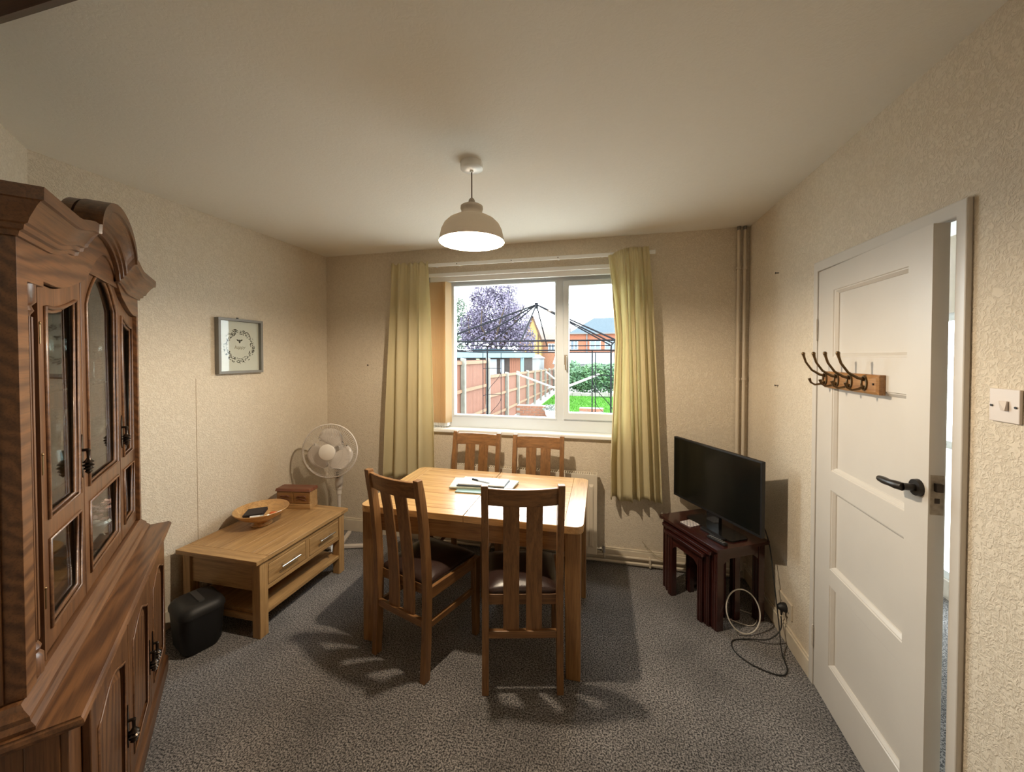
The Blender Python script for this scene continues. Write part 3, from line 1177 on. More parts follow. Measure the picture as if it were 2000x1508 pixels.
npd = quad_slab('notepad', 'white notepad with a dark cover edge on top of the paper pile', 'notepad', [(-0.874, 2.185), (-0.575, 2.208), (-0.569, 2.345), (-0.874, 2.335)], TZ + 0.0196, TZ + 0.026, plain('slate_cover', (0.06, 0.075, 0.09), 0.4), parts='cover')
bm = nb()
hexa(bm, [(-0.146, -0.074, 0.0064), (0.146, -0.055, 0.0064), (0.148, 0.075, 0.0064), (-0.146, 0.064, 0.0064), (-0.146, -0.074, 0.013), (0.146, -0.055, 0.013), (0.148, 0.075, 0.013), (-0.146, 0.064, 0.013)])
obj('page', bm, PW, npd, bevel=0.001)
pn = thing('pen', 'black ballpoint pen lying on the white notepad', 'pen', (-0.735, 2.252, TZ + 0.0375))
v = Vector((0.133, -0.049, 0)).normalized()
bm = nb()
cyl(bm, v * -0.02, v * 0.06, 0.0042, n=10)
cyl(bm, v * 0.06, v * 0.072, 0.0042, 0.0012, n=10)
obj('barrel', bm, plain('pen_grey', (0.32, 0.35, 0.38), 0.3), pn, smooth='auto')
bm = nb()
cyl(bm, v * -0.072, v * -0.02, 0.0048, 0.0046, n=10)
bar(bm, v * -0.07 + Vector((0, 0, 0.006)), v * -0.03 + Vector((0, 0, 0.006)), 0.003, 0.002)
obj('cap', bm, BLACK, pn, smooth='auto')

# ================================================================ LOW OAK UNIT
UX0, UX1, UY0, UY1, UZ = -2.425, -1.842, 1.675, 2.445, 0.455
ucx, ucy = (UX0 + UX1) / 2, (UY0 + UY1) / 2
un = thing('low_table', 'low oak table with two drawers and a shelf against the left wall', 'coffee table', (ucx, ucy, 0))
ux, uy = (UX1 - UX0) / 2, (UY1 - UY0) / 2
bobj('end_board', (-ux, ux, -uy, -uy + 0.075, UZ - 0.024, UZ), coak(0), un, bevel=0.002)
bobj('end_board', (-ux, ux, uy - 0.075, uy, UZ - 0.024, UZ), coak(0), un, bevel=0.002)
nbd = 5
bwid = 2 * ux / nbd
for k in range(nbd):
    bobj('plank', (-ux + k * bwid + 0.0004, -ux + (k + 1) * bwid - 0.0004, -uy + 0.0755, uy - 0.0755, UZ - 0.024, UZ - 0.0001 * (k % 2)), coak(1), un, bevel=0.0008, seg=1)
lx, ly, lw = ux - 0.012, uy - 0.012, 0.055
for sx in (-1, 1):
    for sy in (-1, 1):
        bobj('leg', (min(sx * lx, sx * (lx - lw)), max(sx * lx, sx * (lx - lw)), min(sy * (ly - 0.018), sy * (ly - lw - 0.018)), max(sy * (ly - 0.018), sy * (ly - lw - 0.018)), 0, UZ - 0.024), coak(2), un, bevel=0.003)
ly -= 0.018
for s in (-1, 1):
    y0, y1 = sorted((s * (ly - 0.012), s * (ly - 0.028)))
    bobj('side_panel', (-lx + lw, lx - lw, y0, y1, 0.26, UZ - 0.024), coak(0), un)
    bobj('shelf_rail', (-lx + lw, lx - lw, y0, y1, 0.085, 0.115), coak(0), un, bevel=0.002)
bobj('back_panel', (-lx + 0.01, -lx + 0.024, -ly + lw, ly - lw, 0.26, UZ - 0.024), coak(1), un)
bobj('shelf', (-lx + 0.01, lx - 0.004, -ly + 0.028, ly - 0.028, 0.115, 0.137), coak(1), un, bevel=0.002)
bobj('front_rail', (lx - 0.025, lx - 0.003, -ly + lw, ly - lw, 0.252, 0.276), coak(1), un, bevel=0.002)
bobj('front_rail', (lx - 0.025, lx - 0.003, -ly + lw, ly - lw, 0.397, 0.431), coak(1), un, bevel=0.002)
bobj('divider', (lx - 0.025, lx - 0.003, -0.014, 0.014, 0.276, 0.397), coak(2), un)
bobj('bottom_panel', (-lx + 0.02, lx - 0.03, -ly + 0.02, ly - 0.02, 0.256, 0.268), coak(1), un)
for s in (-1, 1):
    y0, y1 = sorted((s * 0.017, s * (ly - lw - 0.004)))
    dw = bobj('drawer', (lx - 0.05, lx - 0.0015, y0, y1, 0.279, 0.394), coak(1), un, bevel=0.003)
    ym = (y0 + y1) / 2
    bm = nb()
    cyl(bm, (lx + 0.024, ym - 0.07, 0.345), (lx + 0.024, ym + 0.07, 0.345), 0.0052, n=12)
    for q_ in (-0.045, 0.045):
        cyl(bm, (lx - 0.002, ym + q_, 0.345), (lx + 0.024, ym + q_, 0.345), 0.004, n=10)
    obj('handle', bm, CHROME, dw, smooth='auto', label='polished steel bar handle')
tg = thing('paper_tag', 'small white paper tag dangling below the right-hand drawer', 'tag', (ucx + lx - 0.012, ucy + 0.235, 0.252))
bm = nb()
hexa(bm, [(0, -0.003, -0.055), (0.001, -0.003, -0.055), (0.001, 0.005, -0.055), (0, 0.005, -0.055), (0, -0.012, 0), (0.001, -0.012, 0), (0.001, 0.014, 0), (0, 0.014, 0)])
obj('label_strip', bm, PW, tg)

# bowl and contents
bw = thing('wooden_bowl', 'turned pale wooden footed bowl on the low oak table', 'bowl', (-2.235, 2.075, UZ))
bm = nb()
prof = [(0.0, 0.0), (0.06, 0.0), (0.064, 0.006), (0.055, 0.014), (0.042, 0.022), (0.045, 0.03), (0.085, 0.043), (0.128, 0.068), (0.155, 0.094), (0.163, 0.106), (0.161, 0.109), (0.156, 0.107),
        (0.146, 0.094), (0.118, 0.07), (0.08, 0.05), (0.03, 0.041), (0.0, 0.040)]
lathe(bm, prof, n=48)
obj('body', bm, wood('bowl_beech', (0.66, 0.40, 0.17), (0.46, 0.24, 0.08), axis=0, scale=0.6, rough=0.3, coat=0.3), bw, smooth='auto')
wl = thing('wallet', 'black leather wallet lying in the wooden bowl', 'wallet', (-2.262, 2.055, UZ + 0.072), math.radians(25))
bm = nb()
box(bm, -0.06, 0.06, -0.045, 0.045, 0, 0.011)
box(bm, -0.06, 0.06, -0.045, 0.045, 0.0125, 0.022)
obj('body', bm, plain('black_leather', (0.014, 0.01, 0.014), 0.45), wl, bevel=0.003)
wl.rotation_euler = (math.radians(8), math.radians(-4), math.radians(25))
lb = thing('lip_balm', 'small white tube with a cap beside the wallet in the bowl', 'tube', (-2.19, 2.00, UZ + 0.084), math.radians(30))
bm = nb()
cyl(bm, (-0.04, 0, 0), (0.018, 0, 0), 0.008, n=14)
obj('body', bm, PW, lb, smooth='auto')
bm = nb()
cyl(bm, (0.018, 0, 0), (0.035, 0, 0), 0.0085, n=14)
obj('cap', bm, plain('tube_cap', (0.5, 0.5, 0.45), 0.4), lb, smooth='auto')
wr = thing('sweet_wrapper', 'crumpled orange sweet wrapper in the wooden bowl', 'wrapper', (-2.155, 2.09, UZ + 0.066))
bm = nb()
bmesh.ops.create_icosphere(bm, subdivisions=2, radius=0.022)
rw = random.Random(4)
for vv in bm.verts:
    vv.co *= rw.uniform(0.75, 1.15)
    vv.co.z *= 0.6
    vv.co.z += 0.008
obj('body', bm, plain('orange_foil', (0.62, 0.13, 0.03), 0.35), wr)

# little drawer box
bx = thing('trinket_box', 'small reddish wooden trinket box with carved drawer fronts on the low table', 'box', (-2.235, 2.378, UZ), math.radians(9))
RW = wood('rosewood', (0.24, 0.085, 0.04), (0.11, 0.03, 0.015), axis=0, rough=0.4, coat=0.2)
LWD = wood('pale_box_wood', (0.50, 0.31, 0.14), (0.32, 0.17, 0.06), axis=0, rough=0.4)
bobj('carcass', (-0.13, 0.13, -0.038, 0.05, 0.036, 0.130), LWD, bx)
bobj('base', (-0.133, 0.133, -0.045, 0.052, 0.0, 0.035), LWD, bx, bevel=0.002)
bm = nb()
hexa(bm, [(-0.138, -0.05, 0.130), (0.138, -0.05, 0.130), (0.138, 0.055, 0.130), (-0.138, 0.055, 0.130), (-0.132, -0.044, 0.15), (0.132, -0.044, 0.15), (0.132, 0.05, 0.15), (-0.132, 0.05, 0.15)])
obj('lid', bm, RW, bx, bevel=0.002)
for x0, x1 in ((-0.124, -0.005), (0.005, 0.124)):
    dq = bobj('drawer', (x0, x1, -0.044, -0.036, 0.045, 0.122), wood('drawer_wood', (0.34, 0.18, 0.07), (0.2, 0.09, 0.03), axis=0), bx, bevel=0.002)
    bm = nb()
    xm = (x0 + x1) / 2
    tube(bm, [(xm - 0.035, -0.046, 0.088), (xm - 0.018, -0.049, 0.098), (xm, -0.049, 0.094), (xm + 0.018, -0.049, 0.10), (xm + 0.036, -0.046, 0.09)], 0.004, n=6)
    tube(bm, [(xm - 0.035, -0.046, 0.07), (xm - 0.01, -0.049, 0.08), (xm + 0.02, -0.049, 0.074), (xm + 0.036, -0.046, 0.066)], 0.003, n=6)
    obj('carving', bm, RW, dq)

# ================================================================ PEDESTAL FAN
fan = thing('pedestal_fan', 'white pedestal fan standing in the corner behind the low oak table', 'fan', (-2.095, 2.67, 0))
FP = plain('fan_white_plastic', (0.66, 0.60, 0.54), 0.35)
bm = nb()
for a in (20, 110, 200, 290):
    t = math.radians(a)
    d = Vector((math.cos(t), math.sin(t), 0))
    bar(bm, d * 0.0 + Vector((0, 0, 0.022)), d * 0.27 + Vector((0, 0, 0.018)), 0.034, 0.024)
obj('base', bm, FP, fan, bevel=0.004)
bm = nb()
cyl(bm, (0, 0, 0.03), (0, 0, 0.40), 0.013, n=16)
cyl(bm, (0, 0, 0.03), (0, 0, 0.07), 0.03, 0.02, n=20)
obj('pole', bm, FP, fan, smooth='auto')
bm = nb()
cyl(bm, (0, 0, 0.40), (0, 0, 0.50), 0.014, 0.014, n=16)
cyl(bm, (0, 0, 0.46), (0, 0, 0.50), 0.020, 0.020, n=16)
lathe(bm, [(0.0, 0.50), (0.024, 0.50), (0.030, 0.54), (0.034, 0.62), (0.032, 0.68), (0.0, 0.69)], n=20)
obj('control_housing', bm, FP, fan, smooth='auto')
bm = nb()
for k in range(3):
    box(bm, 0.004, 0.018, -0.038, -0.028, 0.60 + k * 0.02, 0.612 + k * 0.02)
obj('button', bm, BLACK, fan, bevel=0.001)
# head: axis towards the room, slightly up
fax = Vector((0.30, -1, 0.03)).normalized()
q = fax.to_track_quat('Z', 'Y').to_matrix().to_4x4()
HC = Vector((0.035, -0.145, 0.85))
M4 = q
bm = nb()
lathe(bm, [(0.0, -0.17), (0.04, -0.168), (0.056, -0.15), (0.058, -0.09), (0.05, -0.06), (0.0, -0.055)], c=HC, n=24, mtx=M4)
cyl(bm, (0.01, -0.01, 0.66), (0.012, -0.03, 0.80), 0.022, n=16)
obj('motor', bm, FP, fan, smooth='auto')
GR = 0.208


def ring(bm, r, z, rad, n=64, seg=6):
    tube(bm, [HC + M4 @ Vector((r * math.cos(2 * PI * k / n), r * math.sin(2 * PI * k / n), z)) for k in range(n)], rad, n=seg, closed=True)


def grille(sign, nm):
    bm = nb()
    nw = 84
    for k in range(nw):
        t = 2 * PI * k / nw
        tw = 0.35 * sign
        pts = []
        for (r, dz, a) in ((0.058, 0.052, 0), (0.12, 0.050, 0.3), (0.17, 0.038, 0.7), (0.197, 0.018, 0.95), (GR - 0.002, 0.004, 1)):
            tt = t + tw * a * 0.4
            pts.append(HC + M4 @ Vector((r * math.cos(tt), r * math.sin(tt), sign * dz)))
        tube(bm, pts, 0.0011, n=4, caps=False)
    for r, dz in ((0.12, 0.051), (0.18, 0.039)):
        ring(bm, r, sign * dz, 0.0013, seg=4)
    return obj(nm, bm, plain('fan_wire', (0.6, 0.54, 0.48), 0.4), fan, smooth=True)


grille(1, 'front_grille')
grille(-1, 'rear_grille')
bm = nb()
ring(bm, GR, 0, 0.006, n=72, seg=8)
obj('rim', bm, FP, fan, smooth=True)
bm = nb()
lathe(bm, [(0.062, 0.046), (0.062, 0.056), (0.055, 0.061), (0.0, 0.063)], c=HC, n=32, mtx=M4)
obj('badge', bm, plain('fan_badge', (0.78, 0.73, 0.67), 0.3), fan, smooth='auto')
bm = nb()
lathe(bm, [(0.0, -0.03), (0.035, -0.03), (0.038, 0.02), (0.03, 0.032), (0.0, 0.034)], c=HC, n=24, mtx=M4)
obj('hub', bm, FP, fan, smooth='auto')
BLD = plain('fan_blade_plastic', (0.72, 0.66, 0.6), 0.3)
for k, a0 in enumerate((75, 195, 315)):
    bm = nb()
    nr, na = 9, 8
    rows = []
    for i in range(nr + 1):
        r = 0.034 + (0.176 - 0.034) * i / nr
        half = math.radians(15 + 40 * math.sin(PI * min(1, (i / nr) ** 0.75) * 0.72)) * (1 if i < nr else 0.75)
        row = []
        for j in range(na + 1):
            s = -1 + 2 * j / na
            rr = r - (0.028 * s ** 4 if i > nr - 3 else 0)
            t = math.radians(a0) + s * half + 0.25 * i / nr
            z = -0.004 - 0.02 * s
            row.append(bm.verts.new(HC + M4 @ Vector((rr * math.cos(t), rr * math.sin(t), z))))
        rows.append(row)
    for i in range(nr):
        for j in range(na):
            bm.faces.new((rows[i][j], rows[i][j + 1], rows[i + 1][j + 1], rows[i + 1][j]))
    obj('blade', bm, BLD, fan, smooth=True, solid=0.0015)

# ================================================================ PICTURE
PX = XL
pc = thing('picture', 'small grey box frame with a leaf wreath print on the left wall', 'picture', (PX, 2.118, 1.659))
pw_, ph_ = 0.166, 0.187
GREYF = plain('grey_picture_frame', (0.22, 0.21, 0.19), 0.45)
bm = nb()
plate(bm, [[(-pw_, -ph_), (pw_, -ph_), (pw_, ph_), (-pw_, ph_)], [(-pw_ + 0.017, -ph_ + 0.017), (pw_ - 0.017, -ph_ + 0.017), (pw_ - 0.017, ph_ - 0.017), (-pw_ + 0.017, ph_ - 0.017)]], 0.001, 0.036, fn)
obj('frame', bm, GREYF, pc, bevel=0.0015)
bobj('mount', (0.001, 0.0118, -pw_ + 0.014, pw_ - 0.014, -ph_ + 0.014, ph_ - 0.014), plain('mount_card', (0.80, 0.76, 0.72), 0.8), pc)
bobj('glass', (0.026, 0.028, -pw_ + 0.016, pw_ - 0.016, -ph_ + 0.016, ph_ - 0.016), CABGLASS, pc)
INK = plain('print_ink', (0.10, 0.09, 0.08), 0.8)
bm = nb()
rp = random.Random(5)
for k in range(150):
    t = rp.uniform(0, 2 * PI)
    r = 0.098 + rp.uniform(-0.016, 0.018)
    c = Vector((0.0124, r * math.cos(t), r * math.sin(t) * 1.02))
    d = t + PI / 2 + rp.uniform(-1.1, 1.1)
    l, wdt = rp.uniform(0.008, 0.017), rp.uniform(0.0016, 0.004)
    e1 = Vector((0, math.cos(d), math.sin(d)))
    e2 = Vector((0, -math.sin(d), math.cos(d)))
    bm.faces.new([bm.verts.new(c + e1 * l), bm.verts.new(c + e2 * wdt), bm.verts.new(c - e1 * l * 0.6), bm.verts.new(c - e2 * wdt)])
tube(bm, [(0.0125, 0.097 * math.cos(2 * PI * k / 40), 0.098 * math.sin(2 * PI * k / 40)) for k in range(40)], 0.0006, n=4, closed=True)
obj('wreath_print', bm, INK, pc, label='printed dark leaf wreath')
bm = nb()
for s in (-1, 1):
    c = Vector((0.0126, s * 0.011, 0.040))
    bm.faces.new([bm.verts.new(c + Vector((0, s * 0.014, 0.006))), bm.verts.new(c + Vector((0, 0, 0.007))), bm.verts.new(c + Vector((0, -s * 0.009, -0.006))), bm.verts.new(c + Vector((0, s * 0.006, -0.004)))])
bm.faces.new([bm.verts.new((0.0127, 0.007 * math.cos(2 * PI * k / 14), 0.033 + 0.013 * math.sin(2 * PI * k / 14))) for k in range(14)])
obj('bee_print', bm, INK, pc, label='small printed bee')
tcu = bpy.data.curves.new('lettering', 'FONT')
tcu.body = 'happy'
tcu.size = 0.034
tcu.shear = 0.35
tcu.align_x = 'CENTER'
tcu.extrude = 0.0002
tcu.materials.append(plain('grey_ink', (0.36, 0.31, 0.24), 0.8))
tmp_ = bpy.data.objects.new('tmp_text', tcu)
to = bpy.data.objects.new('lettering', bpy.data.meshes.new_from_object(tmp_))
bpy.data.objects.remove(tmp_)
C.objects.link(to)
to.parent = pc
to.location = (0.0128, 0.0, -0.018)
to.rotation_euler = (PI / 2, 0, PI / 2)
bm = nb()
box(bm, 0.0, 0.006, -0.012, 0.0, ph_, ph_ + 0.010)
obj('hanger', bm, BLACK, pc)

# nails left in the walls
NG = 'nails left in the walls'
for nm, loc, d, lab in (('nail', (-2.029, D, 1.511), (0, -1, 0), 'bare nail in the window wall left of the left curtain'),
                        ('nail', (XR, 2.531, 2.078), (-1, 0, 0), 'bare nail high on the wall left of the door'),
                        ('nail', (XR, 2.52, 1.416), (-1, 0, 0), 'bare nail lower on the wall left of the door')):
    bm = nb()
    d = Vector(d)
    cyl(bm, d * -0.004, d * 0.016, 0.0025, n=8)
    cyl(bm, d * 0.016, d * 0.018, 0.0055, n=8)
    o = obj(nm, bm, PEWTER)
    o.location = loc
    tag(o, lab, 'nail', NG)

# ================================================================ SWITCH, SOCKET
sw = thing('light_switch', 'square white light switch on the wall right of the door', 'switch', (XR, 1.232, 1.460))
bobj('plate', (-0.007, 0.0, -0.038, 0.038, -0.043, 0.043), plain('switch_plastic', (0.70, 0.62, 0.56), 0.35), sw, bevel=0.002)
bm = nb()
hexa(bm, [(-0.009, -0.012, -0.012), (-0.009, 0.005, -0.012), (-0.009, 0.005, 0.012), (-0.009, -0.012, 0.012), (-0.015, -0.011, -0.012), (-0.011, 0.004, -0.012), (-0.016, 0.004, 0.012), (-0.011, -0.011, 0.012)])
obj('rocker', bm, plain('switch_plastic', (0.7, 0.62, 0.56)), sw)
for y in (-0.030, 0.030):
    bm = nb()
    cyl(bm, (-0.0085, y, -0.002), (-0.0096, y, -0.002), 0.003, n=10)
    obj('screw', bm, BLACK, sw)
so = thing('wall_socket', 'cream double socket low on the right wall behind the plug', 'socket', (XR, 2.385, 0.195))
bobj('plate', (-0.01, 0, -0.073, 0.073, -0.043, 0.043), plain('socket_plastic', (0.66, 0.58, 0.46), 0.4), so, bevel=0.002)
bm = nb()
for y in (-0.035, 0.035):
    for a, b in ((0, 0.022), (-0.011, 0.002), (0.011, 0.002)):
        box(bm, -0.0105, -0.0095, y + a - 0.003, y + a + 0.003, b - 0.022, b - 0.014)
obj('pin_hole', bm, BLACK, so)
pg = thing('plug', 'black plug pushed into the low socket on the right wall', 'plug', (XR - 0.010, 2.37, 0.19))
bm = nb()
lathe(bm, [(0.0, 0.0), (0.024, 0.0), (0.025, 0.008), (0.020, 0.028), (0.011, 0.04), (0.0, 0.042)], n=20, mtx=Matrix.Rotation(-PI / 2, 4, 'Y'))
cyl(bm, (-0.02, 0, -0.01), (-0.022, -0.002, -0.045), 0.008, 0.004, n=10)
obj('body', bm, BLACK, pg, smooth='auto')


def cable(name, label, pts, r, mat, cat='cable', group=None):
    P = [Vector(p) for p in pts]
    out = []
    for i in range(len(P) - 1):
        p0, p1, p2, p3 = P[max(i - 1, 0)], P[i], P[i + 1], P[min(i + 2, len(P) - 1)]
        for k in range(6):
            t = k / 6
            out.append(0.5 * ((2 * p1) + (-p0 + p2) * t + (2 * p0 - 5 * p1 + 4 * p2 - p3) * t * t + (-p0 + 3 * p1 - 3 * p2 + p3) * t ** 3))
    out.append(P[-1])
    bm = nb()
    tube(bm, out, r, n=7)
    return tag(obj(name, bm, mat, smooth=True), label, cat, group)


CBL = plain('black_cable', (0.012, 0.012, 0.012), 0.5)
CWH = plain('white_cable', (0.62, 0.58, 0.52), 0.45)
cable('power_cord', 'black power cord looping on the carpet from the plug to the television', [(XR - 0.035, 2.364, 0.142), (0.965, 2.34, 0.08), (0.90, 2.32, 0.03), (0.80, 2.33, 0.006), (0.715, 2.30, 0.005), (0.70, 2.22, 0.005), (0.76, 2.14, 0.005), (0.86, 2.10, 0.005),
     (0.915, 2.14, 0.005), (0.935, 2.25, 0.02), (0.965, 2.36, 0.10), (0.972, 2.44, 0.28), (0.975, 2.52, 0.47), (0.955, 2.60, 0.60)], 0.0032, CBL)
wc = [(0.83, 2.62, 0.012), (0.78, 2.60, 0.010)]
rc = Vector((0.800, 2.40, 0.117))
e1 = Vector((0.92, 0.30, 0)).normalized()
e2 = Vector((-0.1, 0.30, 0.93)).normalized()
for k in range(26):
    t = math.radians(30 + 360 * k / 25)
    wc.append(tuple(rc + e1 * 0.10 * math.cos(t) + e2 * 0.112 * math.sin(t)))
cable('aerial_cable', 'white aerial cable coiled in a loop leaning beside the side tables', wc[2:], 0.0038, CWH)
cable('aerial_lead', 'thin white lead trailing over the carpet under the side tables', [(0.70, 2.93, 0.06), (0.72, 2.85, 0.012), (0.76, 2.72, 0.006), (0.84, 2.60, 0.006), (0.92, 2.55, 0.006), (0.86, 2.45, 0.006), (0.74, 2.49, 0.006)], 0.0028, CWH)
cable('aerial_tail', 'short pale lead poking up beside the skirting left of the side tables', [(0.30, D - 0.03, 0.20), (0.34, D - 0.035, 0.155), (0.40, D - 0.05, 0.11), (0.47, D - 0.06, 0.09)], 0.002, plain('old_cable', (0.36, 0.30, 0.18), 0.6))

# ================================================================ NEST OF TABLES + TV
NE = Vector((0.490, -0.872, 0))
NF = Vector((0.872, 0.490, 0))
NA = Vector((0.392, 2.775, 0))
nang = math.atan2(NE.y, NE.x)
nest_g = 'mahogany nest of side tables'


def side_table(name, label, L, W, Z, off_l, off_w, lw):
    """L along the front, W deep; origin at the front left foot corner"""
    t = thing(name, label, 'side table', NA + NE * off_l + NF * off_w, nang, nest_g)
    # local x along the front; local y into the depth
    bm = nb()
    plate(bm, [rcorner(0, L, 0, W, 0.012, ('ne', 'nw', 'se', 'sw'))], Z - 0.018, Z, lambda u, v, tt: (u, v, tt))
    obj('tabletop', bm, maho(0), t, bevel=0.005, seg=3)
    bm = nb()
    box(bm, 0.012, L - 0.012, 0.012, W - 0.012, Z - 0.026, Z - 0.018)
    obj('moulding', bm, maho(0), t, bevel=0.002)
    o = 0.02
    for x in (o, L - o - lw):
        for y in (o, W - o - lw):
            bm = nb()
            box(bm, x, x + lw, y, y + lw, 0, Z - 0.026)
            for q_ in (0.3, 0.7):
                box(bm, x + lw * q_ - 0.003, x + lw * q_ + 0.003, y - 0.003, y, 0.0, Z - 0.05)
            obj('leg', bm, maho(2), t, bevel=0.002)
    # shaped aprons
    def ap(L_, z):
        pts = [(o + lw, z), (L_ - o - lw, z)]
        arch = []
        a0, a1 = o + lw, L_ - o - lw
        for k in range(15):
            u = k / 14
            x = a1 + (a0 - a1) * u
            e_ = min(u, 1 - u)
            arch.append((x, z - 0.05 - (0.03 * max(0, 1 - e_ / 0.16) if e_ < 0.16 else 0) + 0.0))
        return pts + arch
    bm = nb()
    plate(bm, [ap(L, Z - 0.026)], o + 0.004, o + 0.02, lambda u, v, tt: (u, tt, v))
    obj('apron', bm, maho(0), t, bevel=0.001)
    if name == 'nest_table':
        for f_ in (lambda u, v, tt: (L - tt, u, v), lambda u, v, tt: (tt, u, v)):
            bm = nb()
            plate(bm, [ap(W, Z - 0.026)], o + 0.004, o + 0.02, f_)
            obj('apron', bm, maho(1), t, bevel=0.001)
    return t


side_table('nest_table', 'largest mahogany nesting table, carrying the television', 0.512, 0.39, 0.487, 0, 0, 0.045)
side_table('nest_table_inner', 'middle mahogany nesting table slid under the largest one', 0.42, 0.27, 0.455, 0.046, -0.014, 0.040)
side_table('nest_table_inner', 'smallest mahogany nesting table, innermost of the nest', 0.338, 0.22, 0.425, 0.087, -0.028, 0.038)

TC = Vector((0.690, 2.628, 0))
tv = thing('television', 'black flat screen television on the mahogany side tables', 'television', (TC.x, TC.y, 0.487), math.atan2(-0.62, 0.347))
hw_ = 0.352
bm = nb()
box(bm, -hw_, hw_, -0.004, 0.022, 0.095, 0.520)
obj('bezel', bm, BLACK, tv, bevel=0.003)
bobj('screen', (-hw_ + 0.010, hw_ - 0.010, -0.0055, -0.004, 0.112, 0.511), plain('screen_glass', (0.006, 0.007, 0.006), 0.16, spec=0.5), tv)
bm = nb()
hexa(bm, [(-0.26, 0.022, 0.12), (0.26, 0.022, 0.12), (0.26, 0.022, 0.46), (-0.26, 0.022, 0.46), (-0.2, 0.052, 0.15), (0.2, 0.052, 0.15), (0.2, 0.052, 0.4), (-0.2, 0.052, 0.4)])
obj('back_shell', bm, BLACK, tv, bevel=0.004)
bm = nb()
plate(bm, [rcorner(-0.19, 0.19, -0.045, 0.10, 0.03, ('ne', 'nw', 'se', 'sw'))], 0.0, 0.010, lambda u, v, tt: (u, v, tt))
box(bm, -0.05, 0.05, 0.006, 0.03, 0.008, 0.12)
obj('stand', bm, plain('gloss_black', (0.01, 0.01, 0.01), 0.12), tv, bevel=0.002)

sb = thing('set_top_box', 'slim black box lying in front of the television', 'box', TC + Vector((0, 0, 0.487)) - NF * 0.066 + NE * 0.075, nang)
bobj('body', (-0.085, 0.085, -0.016, 0.016, 0, 0.014), BLACK, sb, bevel=0.003)
rm = thing('remote_control', 'black remote control lying near the front of the side table top', 'remote control', TC + Vector((0, 0, 0.487)) - NF * 0.105 + NE * 0.15, nang + 0.08)
bobj('body', (-0.062, 0.062, -0.015, 0.015, 0, 0.014), BLACK, rm, bevel=0.004)
bm = nb()
for i in range(7):
    for j in range(3):
        box(bm, -0.050 + i * 0.015, -0.043 + i * 0.015, -0.010 + j * 0.008, -0.005 + j * 0.008, 0.0138, 0.0155)
obj('button', bm, plain('remote_buttons', (0.2, 0.2, 0.2), 0.5), rm)
co = thing('coaster', 'white coaster with a grey lattice pattern on the side table', 'coaster', (0.570, 2.664, 0.487), nang + 0.1)


def lattice():
    m, nt, b = newmat('coaster_lattice')
    tc = nt.nodes.new('ShaderNodeTexCoord')
    mp = nt.nodes.new('ShaderNodeMapping')
    mp.inputs['Rotation'].default_value = (0, 0, PI / 4)
    ck = nt.nodes.new('ShaderNodeTexBrick')
    ck.offset = 0
    ck.inputs['Color1'].default_value = (0.74, 0.68, 0.66, 1)
    ck.inputs['Color2'].default_value = (0.74, 0.68, 0.66, 1)
    ck.inputs['Mortar'].default_value = (0.17, 0.15, 0.16, 1)
    ck.inputs['Scale'].default_value = 28
    ck.inputs['Mortar Size'].default_value = 0.045
    ck.inputs['Brick Width'].default_value = 0.5
    ck.inputs['Row Height'].default_value = 0.5
    nt.links.new(tc.outputs['Object'], mp.inputs['Vector'])
    nt.links.new(mp.outputs['Vector'], ck.inputs['Vector'])
    nt.links.new(ck.outputs['Color'], b.inputs['Base Color'])
    b.inputs['Roughness'].default_value = 0.4
    return m


bobj('tile', (-0.043, 0.043, -0.043, 0.043, 0, 0.006), lattice(), co, bevel=0.002)

# ================================================================ BLACK BIN
bn = thing('waste_bin', 'black plastic swing bin on the carpet between the cabinet and the low table', 'bin', (-2.165, 1.60, 0))
bm = nb()


def rrect(hx_, hy_, r, z, n=5):
    out = []
    for cx_, cy_, a0 in ((hx_ - r, hy_ - r, 0), (-hx_ + r, hy_ - r, 90), (-hx_ + r, -hy_ + r, 180), (hx_ - r, -hy_ + r, 270)):
        for k in range(n + 1):
            t = math.radians(a0 + 90 * k / n)
            out.append((cx_ + r * math.cos(t), cy_ + r * math.sin(t), z))
    return out


def loft(bm, rings, cap=True):
    rg = [[bm.verts.new(p) for p in r] for r in rings]
    n = len(rg[0])
    for a, b in zip(rg, rg[1:]):
        for k in range(n):
            j = (k + 1) % n
            bm.faces.new((a[k], a[j], b[j], b[k]))
    if cap:
        bm.faces.new(rg[0][::-1])
        bm.faces.new(rg[-1])


loft(bm, [rrect(0.085, 0.075, 0.04, 0.0), rrect(0.10, 0.09, 0.045, 0.03), rrect(0.118, 0.10, 0.05, 0.215)])
obj('body', bm, BLACK, bn, smooth='auto')
bm = nb()
loft(bm, [rrect(0.122, 0.104, 0.05, 0.212), rrect(0.122, 0.104, 0.05, 0.228), rrect(0.112, 0.094, 0.05, 0.25), rrect(0.09, 0.075, 0.04, 0.262), rrect(0.07, 0.055, 0.03, 0.264)])
obj('lid', bm, BLACK, bn, smooth='auto')
bm = nb()
loft(bm, [rrect(0.07, 0.016, 0.008, 0.262), rrect(0.068, 0.014, 0.008, 0.272)])
obj('lid_handle', bm, plain('grey_plastic', (0.05, 0.05, 0.05), 0.35), bn)
bn.rotation_euler = (0, 0, math.radians(-20))

